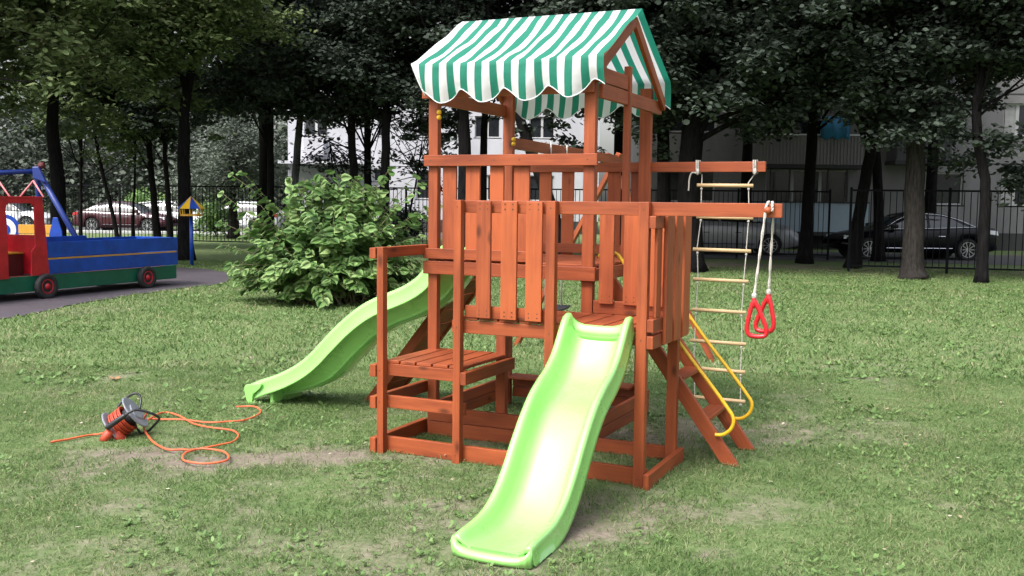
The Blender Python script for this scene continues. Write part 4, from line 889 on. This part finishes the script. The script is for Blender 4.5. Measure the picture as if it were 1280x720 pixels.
# the big-leaved bush
def bush():
    root = thing('bush', 'large bushy shrub with broad bright green leaves left of the tower', 'bush', (-2.85, 15.7, 0)); random.seed(5)
    mb = MB(); P, D, Nn, Ls = [], [], [], []
    rg = np.random.default_rng(5)
    def shoot(b, tip, lift, nleaf, s):
        b, tip = Vector(b), Vector(tip); mid = (b*.55+tip*.45) + Vector((0, 0, lift))
        pts = [(b*(1-t)**2+mid*2*t*(1-t)+tip*t*t) for t in [i/8 for i in range(9)]]; mb.tube(pts, [.014*(1-i/10) for i in range(9)], 5)
        for k in range(nleaf):
            t = .22+.78*(k+random.random()*.6)/nleaf; t = min(t, 1); p = b*(1-t)**2+mid*2*t*(1-t)+tip*t*t; tg = ((mid-b)*(1-t)+(tip-mid)*t).normalized()
            sd = tg.cross(Vector((0, 0, 1))); sd.normalize(); sd = sd*(1 if k % 2 else -1)
            d = (sd*random.uniform(.5, 1.1) + tg*random.uniform(.1, .8) + Vector((random.uniform(-.3, .3), random.uniform(-.3, .3), random.uniform(-.7, .1)))).normalized()
            ou = Vector((p.x, p.y, 0)); ou = ou.normalized() if ou.length > .2 else Vector((0, -1, 0))
            nn = (Vector((0, 0, .75)) + ou*.75 + Vector((random.gauss(0, .3), random.gauss(0, .3)-.2, 0))).normalized(); d = (d + ou*.4 + Vector((0, 0, -.08))).normalized()
            pt = p + d*.03
            P.append(pt); D.append(d); Nn.append(nn); Ls.append(s*random.uniform(.6, 1.2)*(1.05-.3*t))
    for i in range(265):
        a = rg.uniform(0, 2*math.pi); q = rg.uniform(0, 1)
        el = rg.uniform(.0, 1.45); rad = 1.0
        cx, cy, cz = math.cos(a)*math.cos(el)*1.64, math.sin(a)*math.cos(el)*1.2, .12+math.sin(el)*1.88
        k = rg.uniform(.72, 1.05)
        tip = (cx*k + .05, cy*k, cz*k); b = (rg.normal(0, .28), rg.normal(0, .22), 0)
        shoot(b, tip, rg.uniform(.2, .65), int(rg.integers(15, 23)), .185)
    for tip in ((-.62, 0, 1.97), (.95, 0, 2.12), (.8, .2, 2.0), (-1.6, .1, 2.0), (-1.35, -.2, 2.05), (-1.75, .2, 1.7), (1.3, .2, 2.0), (1.75, -.1, 1.6), (-.1, .1, 1.95), (.42, -.1, 1.97), (1.45, 0, 1.9), (1.6, .1, 1.45), (-1.75, 0, 1.25), (-1.72, -.1, .9), (-1.6, .1, .6), (1.5, -.5, 1.1), (-1.15, -.6, .35), (.2, -1.05, .45), (-.4, -1.1, .6), (.9, -.9, .55), (-.85, -.9, 1.0), (.4, -.9, 1.3), (-.2, -.9, 1.5)):
        shoot((rg.normal(0, .25), rg.normal(0, .2), 0), tip, .35, 24, .17)
    mb.build('stem', m_stem, root, smooth=True)
    P = np.array([tuple(p) for p in P]); D = np.array([tuple(p) for p in D]); Nn = np.array([tuple(p) for p in Nn]); Ls = np.array(Ls)
    P[:, 2] = np.maximum(P[:, 2], .06)
    D = unit(D); S = unit(np.cross(D, Nn)); Nn = np.cross(S, D); l = Ls[:, None]
    prof = [(0, 0), (-.05, .2), (.06, .42), (.3, .53), (.6, .43), (.84, .2), (1.05, 0)]
    rows = []
    for t, w in prof: rows.append(P + D*l*t - Nn*l*(.11*t*t))                      # midrib
    for sg in (1, -1):
        for t, w in prof[1:-1]: rows.append(P + D*l*t + S*l*w*sg + Nn*l*(.05*w - .11*t*t))
    V = np.stack(rows, 1); m = V.shape[1]; k = np.arange(len(P))*m; F = []
    for s0 in (7, 12):
        F.append(np.stack([k+0, k+s0, k+s0+1, k+1], 1))
        for j in range(1, 5): F.append(np.stack([k+j, k+s0+j-1+0, k+s0+j, k+j+1], 1) if j < 5 else None)
        F.append(np.stack([k+5, k+s0+4, k+6, k+6], 1))
    q = np.concatenate(F[:5]+F[6:11]); tri = np.concatenate([np.stack([k+5, k+7+4, k+6], 1), np.stack([k+5, k+12+4, k+6], 1)])
    q2 = np.concatenate([np.concatenate([q[:, :3], q[:, [0, 2, 3]]]), tri]); np_mesh('leaves', V.reshape(-1, 3), q2, lf_bush, root, smooth=True)
bush()

# ------------------------------------------------------------------ fences
def fence(label, p0, p1, hgt, npan, bar=.135):
    p0, p1 = Vector((*p0, 0)), Vector((*p1, 0)); d = (p1-p0); ln = d.length; d.normalize(); root = thing('iron_fence', label, 'fence', tuple(p0), math.atan2(d.y, d.x))
    w = ln/npan
    for i in range(npan+1):
        MB().box(i*w-.03, i*w+.03, -.03, .03, -.05, hgt+.05).build('post', m_fence, root)
    for i in range(npan):
        mb = MB(); n = int(w/bar); a, b = i*w+.032, (i+1)*w-.032
        mb.box(a, b, -.018, .018, hgt-.045, hgt); mb.box(a, b, -.018, .018, .14, .18)
        for k in range(1, n): mb.obox((a+(b-a)*k/n, 0, (hgt-.05+.185)/2), Vector((0, 0, 1)), Vector((1, 0, 0)), Vector((0, 1, 0)), hgt-.235, .018, .018)
        mb.build('bar_panel', m_fence, root)
fence('long black iron bar fence before the car park and white block', (-24, 37.6), (9.35, 29.75), 2.05, 13)
fence('nearer black iron bar fence section in front of the black car', (8.25, 24.6), (19, 21.6), 2.02, 5, .14)

# ------------------------------------------------------------------ cars
def car(label, loc, heading, body_m, L_=4.7, Wd=1.8, H=1.45, kind='sedan', group=None):
    root = thing('parked_car', label, 'car', loc, heading, group); hw = Wd/2; xf, xr = L_/2-.9, -L_/2+.95; rw = .325
    if kind == 'sedan': belt = [(-L_/2, .80), (-L_/2+.08, .98), (-L_/2+.7, 1.02), (-.5, .97), (.95, .94), (1.6, .86), (L_/2-.25, .74), (L_/2, .60)]; roof = [(-1.85, 1.0), (-1.25, 1.27), (-.75, H-.04), (-.2, H), (.25, H-.04), (.6, 1.29), (1.2, .93)]
    elif kind == 'suv': belt = [(-L_/2, .7), (-L_/2+.06, 1.1), (-1.2, 1.12), (.8, 1.06), (1.25, 1.04), (L_/2-.3, .92), (L_/2, .72)]; roof = [(-L_/2+.08, 1.12), (-L_/2+.35, H-.12), (-1.2, H-.01), (-.3, H), (.2, H-.06), (.55, 1.42), (1.1, 1.05)]
    else: belt = [(-L_/2, .7), (-L_/2+.06, 1.0), (-1.0, 1.02), (.7, .96), (1.2, .92), (L_/2-.25, .78), (L_/2, .6)]; roof = [(-L_/2+.1, 1.02), (-L_/2+.5, H-.1), (-.9, H-.01), (-.2, H), (.2, H-.05), (.55, 1.28), (1.1, .92)]
    bx, bz = zip(*belt); rx, rz = zip(*roof); st = np.unique(np.concatenate([np.linspace(-L_/2, L_/2, 61), xf+rw*1.16*np.cos(np.linspace(0, np.pi, 15)), xr+rw*1.16*np.cos(np.linspace(0, np.pi, 15))]))
    secs = []
    for x in st:
        zt = np.interp(x, bx, bz); e = max(0, abs(x)-L_/2+.55)/.55; w = hw*(1-.16*e*e); zb = .22+.1*e
        for xw in (xf, xr):
            if abs(x-xw) < rw*1.16: zb = max(zb, rw+math.sqrt((rw*1.16)**2-(x-xw)**2))
        zb = min(zb, zt-.06); f = lambda q: max(zb+.004*(1+q), zt*q if True else 0)
        half = [(0, zt+.03), (w*.55, zt+.022), (w*.86, zt-.005), (w*.95, zt-.05), (w*.985, max(zb+.02, zt-.17)), (w, max(zb+.015, .62)), (w*.985, max(zb+.01, .45)), (w*.97, zb), (0, zb)]
        secs.append([(x, -a, b) for a, b in half] + [(x, a, b) for a, b in half[1:-1][::-1]])
    mb = MB(); mb.loft(secs); mb.build('body', body_m, root, smooth=True, bevel=0)
    gs = np.linspace(rx[0], rx[-1], 41); secs = []
    for x in gs:
        zr = np.interp(x, rx, rz); zt = np.interp(x, bx, bz)-.03; k = (zr-zt)/(H-.95); wr = hw*(.9-.22*min(1, max(0, k)))
        secs.append([(x, -hw*.9, zt), (x, -(hw*.9*.55+wr*.45), zt+(zr-zt)*.45), (x, -wr, max(zt, zr-.055)), (x, -wr*.9, zr-.015), (x, 0, zr+.012), (x, wr*.9, zr-.015), (x, wr, max(zt, zr-.055)), (x, hw*.9*.55+wr*.45, zt+(zr-zt)*.45), (x, hw*.9, zt)])
    mb = MB(); mb.loft(secs, closed=False, cap=False); mb.build('window_glass', m_glass, root, smooth=True)
    # roof skin and pillars, a few mm proud of the glass
    mb = MB(); top = [i for i, x in enumerate(gs) if roof[1][0]-.05 <= x <= roof[-2][0]-.12]
    def off(p, k=.006): return (p[0], p[1]*(1+.008), p[2]+k)
    mb.loft([[off(secs[i][j]) for j in (2, 3, 4, 5, 6)] for i in top], closed=False, cap=False)
    b_in = lambda x: min(range(len(gs)), key=lambda i: abs(gs[i]-x))
    for x0, x1, wdt in ((roof[-1][0]-.02, roof[-2][0]-.1, 1), (-.32, -.32, 1), (roof[0][0]+.02, roof[1][0], 3)):
        i0 = b_in(x0); i1 = b_in(x1)
        for js in ((0, 1, 2), (8, 7, 6)):
            for dlt in range(wdt):
                A = [off(secs[min(max(round(i0+(i1-i0)*t)+dlt, 0), 40)][j], .004) for t, j in zip((0, .5, 1), js)]; B = [off(secs[min(max(round(i0+(i1-i0)*t)+dlt+1, 0), 40)][j], .004) for t, j in zip((0, .5, 1), js)]
                b0 = len(mb.v); mb.v += [Vector(p) for p in A+B]
                for q in range(2): mb.face([b0+q, b0+q+1, b0+q+4, b0+q+3])
    mb.build('roof', body_m, root, smooth=True)
    for s in (-1, 1):                                   # bright window line, mirrors, lamps, sills
        mb = MB(); mb.tube([(x, s*(hw*.915), np.interp(x, bx, bz)-.01) for x in np.linspace(roof[0][0]+.1, roof[-1][0]-.1, 12)], .011, 6)
        mb.tube([(gs[i], s*abs(secs[i][2][1])*1.015, secs[i][2][2]+.004) for i in range(b_in(roof[0][0]+.1), b_in(roof[-1][0]-.1), 2)], .012, 6); mb.build('window_trim', m_chrome if body_m is car_black else m_black, root, smooth=True)
        mb = MB(); mb.obox((.85, s*(hw+.07), np.interp(.85, bx, bz)+.07), Vector((1, 0, 0)), Vector((0, 1, 0)), Vector((0, 0, 1)), .2, .17, .13); mb.build('wing_mirror', body_m, root, bevel=.03)
        mb = MB(); mb.loft([[(L_/2-.52, s*hw*.945, .70), (L_/2-.52, s*hw*.955, .76), (L_/2-.52, s*hw*.8, .80), (L_/2-.52, s*hw*.7, .72)], [(L_/2-.1, s*hw*.88, .58), (L_/2-.16, s*hw*.885, .70), (L_/2-.2, s*hw*.7, .73), (L_/2-.05, s*hw*.6, .6)]]); mb.build('headlight', m_lamp, root, bevel=.01)
        mb = MB(); zz = np.interp(-L_/2+.1, bx, bz); mb.loft([[(-L_/2+.30, s*hw*.97, zz-.18), (-L_/2+.30, s*hw*.97, zz-.06), (-L_/2+.3, s*hw*.8, zz-.06), (-L_/2+.3, s*hw*.8, zz-.18)], [(-L_/2-.01, s*hw*.87, zz-.22), (-L_/2+.03, s*hw*.87, zz-.08), (-L_/2-.01, s*hw*.6, zz-.08), (-L_/2-.01, s*hw*.6, zz-.22)]]); mb.build('tail_light', m_lamp if body_m is car_black else m_tail, root, bevel=.01)
        mb = MB(); mb.tube([(x, s*(hw+.004), .36) for x in (xr+.5, xf-.5)], .012, 6); mb.tube([(x, s*(hw*.995), .72) for x in (-.75, -.55)], .014, 6); mb.tube([(x, s*(hw*.995), .72) for x in (.25, .45)], .014, 6); mb.build('side_trim', m_chrome if body_m is car_black else m_black, root)
        for xw in (xf, xr):
            y = s*(hw-.13); mb = MB(); mb.lathe((xw, y, rw), (0, s, 0), [(-.1, .2), (-.1, rw-.03), (-.08, rw), (.08, rw), (.105, rw-.03), (.1, rw-.09), (.06, rw-.1)], 28); wh = mb.build('wheel', m_rubber, root, smooth=True)
            mb = MB(); mb.lathe((xw, y, rw), (0, s, 0), [(.04, rw-.085), (.1, rw-.085), (.1, rw-.105), (.05, rw-.11)], 28); mb.lathe((xw, y, rw), (0, s, 0), [(.03, .06), (.09, .055), (.095, 0)], 14)
            for k in range(10):
                a = k*math.pi/5; mb.beam((xw+.04*math.cos(a), y+s*.082, rw+.04*math.sin(a)), (xw+(rw-.095)*math.cos(a), y+s*.085, rw+(rw-.095)*math.sin(a)), .02, .03, up=(0, 1, 0))
            mb.build('rim', m_rim, wh, smooth=False)
            mb = MB(); mb.lathe((xw, y, rw), (0, s, 0), [(.0, rw*1.13), (-.06, rw*1.13), (-.06, 0)], 24); mb.build('wheel_arch', m_rubber, root)
    mb = MB(); mb.box(L_/2-.12, L_/2-.035, -.42, .42, .38, .52); mb.build('grille', m_black, root, bevel=.01)
    return root
car('shiny black saloon parked behind the near fence on the right', (12.27, 31.2, .01), R(182), car_black, 4.87, 1.84, 1.45, 'sedan')
car('silver-white crossover parked behind the rope ladder, nose to the right', (6.95, 33.0, .01), R(-6), car_grey, 4.5, 1.84, 1.62, 'suv')
car('dark burgundy saloon parked beyond the fence on the left', (-18.1, 47.2, .01), R(-4), car_burg, 4.5, 1.75, 1.43, 'sedan')
car('white hatchback parked beyond the fence, left of the bush', (-13.2, 48.2, .01), R(176), car_white, 4.3, 1.76, 1.48, 'hatch')
car('white car half hidden behind the dark burgundy saloon', (-16.8, 50.0, .01), R(-3), car_white, 4.4, 1.76, 1.46, 'hatch')
car('white car glimpsed through the truck cab window', (-24.0, 47.6, .01), R(3), car_white, 4.4, 1.76, 1.46, 'sedan')

# ------------------------------------------------------------------ buildings
def window(parent, x0, x1, z0, z1, y, mull=None, fr=None, curtain=False):
    """face looks towards -y"""
    fr = fr or m_frame; t = .06
    mb = MB(); mb.box(x0, x1, y-.02, y+.05, z0, z0+t); mb.box(x0, x1, y-.02, y+.05, z1-t, z1); mb.box(x0, x0+t, y-.02, y+.05, z0+t+.001, z1-t-.001); mb.box(x1-t, x1, y-.02, y+.05, z0+t+.001, z1-t-.001)
    for q in (mull or []): mb.box(x0+(x1-x0)*q-.06, x0+(x1-x0)*q+.06, y-.018, y+.048, z0+t+.001, z1-t-.001)
    w = mb.build('window', fr, parent)
    MB().box(x0+t, x1-t, y+.012, y+.03, z0+t, z1-t).build('pane', m_winglass, w)
    MB().box(x0-.08, x1+.08, y-.12, y-.022, z0-.05, z0-.002).build('sill', m_kerb, w)
    if curtain: MB().box(x0+.1, x0+(x1-x0)*.35, y+.005, y+.011, z0+t, z1-t).build('curtain', m_curtain, w)
def facade(name, W_, Ht, y, holes, mat, parent, x0=0, plinth=.66):
    """wall as a grid of boxes with real openings"""
    xs_ = sorted({x0, x0+W_} | {h[0] for h in holes} | {h[1] for h in holes}); zs_ = sorted({plinth, Ht} | {h[2] for h in holes} | {h[3] for h in holes})
    mb = MB()
    for i in range(len(xs_)-1):
        run = None
        for j in range(len(zs_)-1):
            cx, cz = (xs_[i]+xs_[i+1])/2, (zs_[j]+zs_[j+1])/2
            if any(h[0] < cx < h[1] and h[2] < cz < h[3] for h in holes):
                if run is not None: mb.box(xs_[i], xs_[i+1], y, y+.3, run, zs_[j]); run = None
            elif run is None: run = zs_[j]
        if run is not None: mb.box(xs_[i], xs_[i+1], y, y+.3, run, Ht)
    return mb.build(name, mat, parent)
# right block, front at y = 38
bR = thing('apartment_building', 'grey-beige apartment block with ribbed balconies behind the right-hand trees', 'building', (5, 38, 0))
holes = []
for fl_ in range(4):
    z = 1.7+2.6*fl_
    for x, w in ((10.2, 1.75), (13.33, 1.75), (16.4, 1.75), (19.5, 1.75)): holes.append((x, x+w, z, z+1.22))
    holes.append((4.5, 7.6, z-.85, z+1.25)); holes.append((.8, 2.6, z, z+1.22))
facade('wall', 26, 12.5, 0, holes, m_wallR, bR); MB().box(0, 26, .01, .3, 0, .655).build('plinth', m_plinth, bR)
MB().box(.01, 25.99, .32, 9, .1, 12.4).build('inner_block', m_plinth, bR)
MB().box(-.3, 26.3, -.4, 9.2, 12.55, 12.8).build('roof', m_plinth, bR)
for h_ in holes: window(bR, h_[0], h_[1], h_[2], h_[3], .12, [.32] if h_[1]-h_[0] < 2 else [.33, .67], curtain=(h_[0] > 9))
mbs = MB()
for fl_ in range(1, 5): mbs.box(9.2, 26, -.012, -.002, .62+2.6*fl_+.02, .62+2.6*fl_+.06)
mbs.build('panel_joint', m_plinth, bR)
for (x0, x1, zz, mt) in ((3.6, 8.05, .66, m_lblue), (3.6, 7.9, 3.12, m_corr), (3.6, 7.9, 5.72, m_corr), (3.6, 7.9, 8.3, m_corr), (9.0, 11.0, 3.3, m_corrd), (9.0, 11.0, 5.9, m_corrd)):
    mb = MB(); mb.box(x0-.05, x1+.05, -1.05, -.001, zz-.14, zz-.002); b_ = mb.build('balcony', m_plinth, bR)
    mb = MB(); hh = 1.05; n = int((x1-x0)/.12) if mt is not m_lblue else 0
    mb.box(x0, x1, -1.03, -1.0, zz, zz+hh); mb.box(x0, x0+.03, -.995, -.005, zz, zz+hh); mb.box(x1-.03, x1, -.995, -.005, zz, zz+hh)
    for i in range(n): q = x0+(i+.5)*(x1-x0)/n; mb.box(q-.028, q+.028, -1.05, -1.032, zz+.01, zz+hh-.01)
    mb.build('balcony_front', mt, b_)
    MB().box(x0-.03, x1+.03, -1.07, -.98, zz+hh+.002, zz+hh+.05).build('handrail', m_white if zz > 3 and x0 < 5 else m_plinth, b_)
mb = MB()
for i in range(7): mb.box(3.7+i*.7, 3.75+i*.7, -1.02, -.97, 1.78, 2.94)
mb.build('balcony_glazing_bars', m_plinth, bR)
mb = MB(); mb.loft([[(x, -1.12+.03*math.sin(i*1.7), z0), (x, -1.10+.03*math.sin(i*1.7+.5), z0)] for i, (x, z0) in enumerate([(6.2, 4.85), (6.4, 4.86), (6.7, 4.83), (6.95, 4.85), (7.2, 4.82)])], closed=False, cap=False)
secs = []
for i in range(9):
    x = 6.15+i*.13; secs.append([(x, -1.13+.035*math.sin(i*1.3), 4.86), (x+.02, -1.15+.05*math.sin(i*1.3+.4), 4.5), (x+.01, -1.13+.05*math.sin(i*1.5), 4.12-.06*(i % 3)), (x+.01, -1.12+.05*math.sin(i*1.5), 4.12-.06*(i % 3)), (x+.02, -1.135+.05*math.sin(i*1.3+.4), 4.5), (x, -1.115+.035*math.sin(i*1.3), 4.86)])
mb = MB(); mb.loft(secs); tp_ = mb.build('hanging_sheet', m_tarp, smooth=True); tp_.location = (5, 38, 0); tag(tp_, 'blue sheet hanging over the upper ribbed balcony between the trunks', 'sheet')
# white block, front at y = 52
bL = thing('apartment_building', 'bright white apartment block seen between the trunks left of the tower', 'building', (-11.6, 52, 0))
holes = []
for fl_ in range(4):
    z = 5.0+2.75*fl_
    for x, w in ((.85, 1.2), (4.6, .5), (6.7, .9), (9.6, 1.3), (12.4, 1.3)): holes.append((x, x+w, z-.1, z+.9 if x < 2 else z+1.0))
holes += [(4.4, 5.35, 2.6, 3.25), (6.6, 7.3, 1.72, 3.2), (9.6, 10.9, 1.7, 3.0), (12.4, 13.7, 1.7, 3.0)]
facade('wall', 16, 17, 0, holes, m_wallL, bL); MB().box(0, 16, .01, .3, 0, .655).build('plinth', m_plinth, bL)
MB().box(.01, 15.99, .32, 10, .1, 16.9).build('inner_block', m_plinth, bL); MB().box(-.3, 16.3, -.4, 10.2, 17.02, 17.3).build('roof', m_plinth, bL)
for h_ in holes: window(bL, *h_, .12, [.5] if h_[1]-h_[0] > .9 else None)
MB().box(-.2, 4.2, -1.4, -.002, 3.42, 3.56).build('porch_roof', m_wallL, bL); MB().box(.3, 3.9, -.05, -.003, 2.0, 3.4).build('porch_wall', m_greyband, bL)
MB().box(1.0, 2.0, -.9, -.003, 3.9, 4.7).build('balcony_front', m_wallL, bL)
# tall slab far behind, only a strip of it showing above the roof
bF = thing('apartment_building', 'far pale tower block glimpsed above the canvas roof', 'building', (-2.5, 90, 0))
MB().box(0, 9, 0, 9, 0, 30).build('wall', m_wallL, bF)
for fl_ in range(9):
    for x in (1, 3.4, 5.8): window(bF, x, x+1.5, 1.5+3*fl_, 3.0+3*fl_, -.03, [.5])

# ------------------------------------------------------------------ light
SUN_EL, SUN_AZ = R(52), R(222)       # azimuth measured clockwise from +y: the light comes from behind and left of the camera
w = bpy.data.worlds.new('World'); scene.world = w; w.use_nodes = True; nt = w.node_tree; bg = nt.nodes['Background']
sky = nt.nodes.new('ShaderNodeTexSky'); sky.sky_type = 'NISHITA'; sky.sun_disc = False; sky.sun_elevation = SUN_EL; sky.sun_rotation = SUN_AZ; sky.dust_density = 3.5; sky.ozone_density = .6; sky.air_density = 1.2
bw = nt.nodes.new('ShaderNodeRGBToBW'); nt.links.new(sky.outputs[0], bw.inputs[0]); mx = nt.nodes.new('ShaderNodeMix'); mx.data_type = 'RGBA'; mx.inputs[0].default_value = .72
nt.links.new(sky.outputs[0], mx.inputs[6]); nt.links.new(bw.outputs[0], mx.inputs[7]); tcw = nt.nodes.new('ShaderNodeTexCoord'); sxw = nt.nodes.new('ShaderNodeSeparateXYZ'); nt.links.new(tcw.outputs['Generated'], sxw.inputs[0])
mrw = nt.nodes.new('ShaderNodeMapRange'); mrw.inputs[1].default_value = 0; mrw.inputs[2].default_value = 1; mrw.inputs[3].default_value = .75; mrw.inputs[4].default_value = 3.0; nt.links.new(sxw.outputs['Z'], mrw.inputs[0])   # an overcast sky is about three times brighter overhead than at the horizon
vmw = nt.nodes.new('ShaderNodeVectorMath'); vmw.operation = 'SCALE'; nt.links.new(mx.outputs[2], vmw.inputs[0]); nt.links.new(mrw.outputs[0], vmw.inputs['Scale']); nt.links.new(vmw.outputs[0], bg.inputs['Color']); bg.inputs['Strength'].default_value = .1
sl = bpy.data.lights.new('sun', 'SUN'); sl.energy = 1.5; sl.angle = R(14); sl.color = (1, .97, .92); so = bpy.data.objects.new('sun', sl); C.objects.link(so)
dvec = Vector((math.sin(SUN_AZ)*math.cos(SUN_EL), math.cos(SUN_AZ)*math.cos(SUN_EL), math.sin(SUN_EL)))
so.rotation_euler = dvec.to_track_quat('Z', 'Y').to_euler(); so.location = (0, 0, 20)
vs = scene.view_settings; vs.view_transform = 'Standard'; vs.look = 'None'; vs.exposure = 1.08; vs.gamma = 1; vs.use_curve_mapping = False
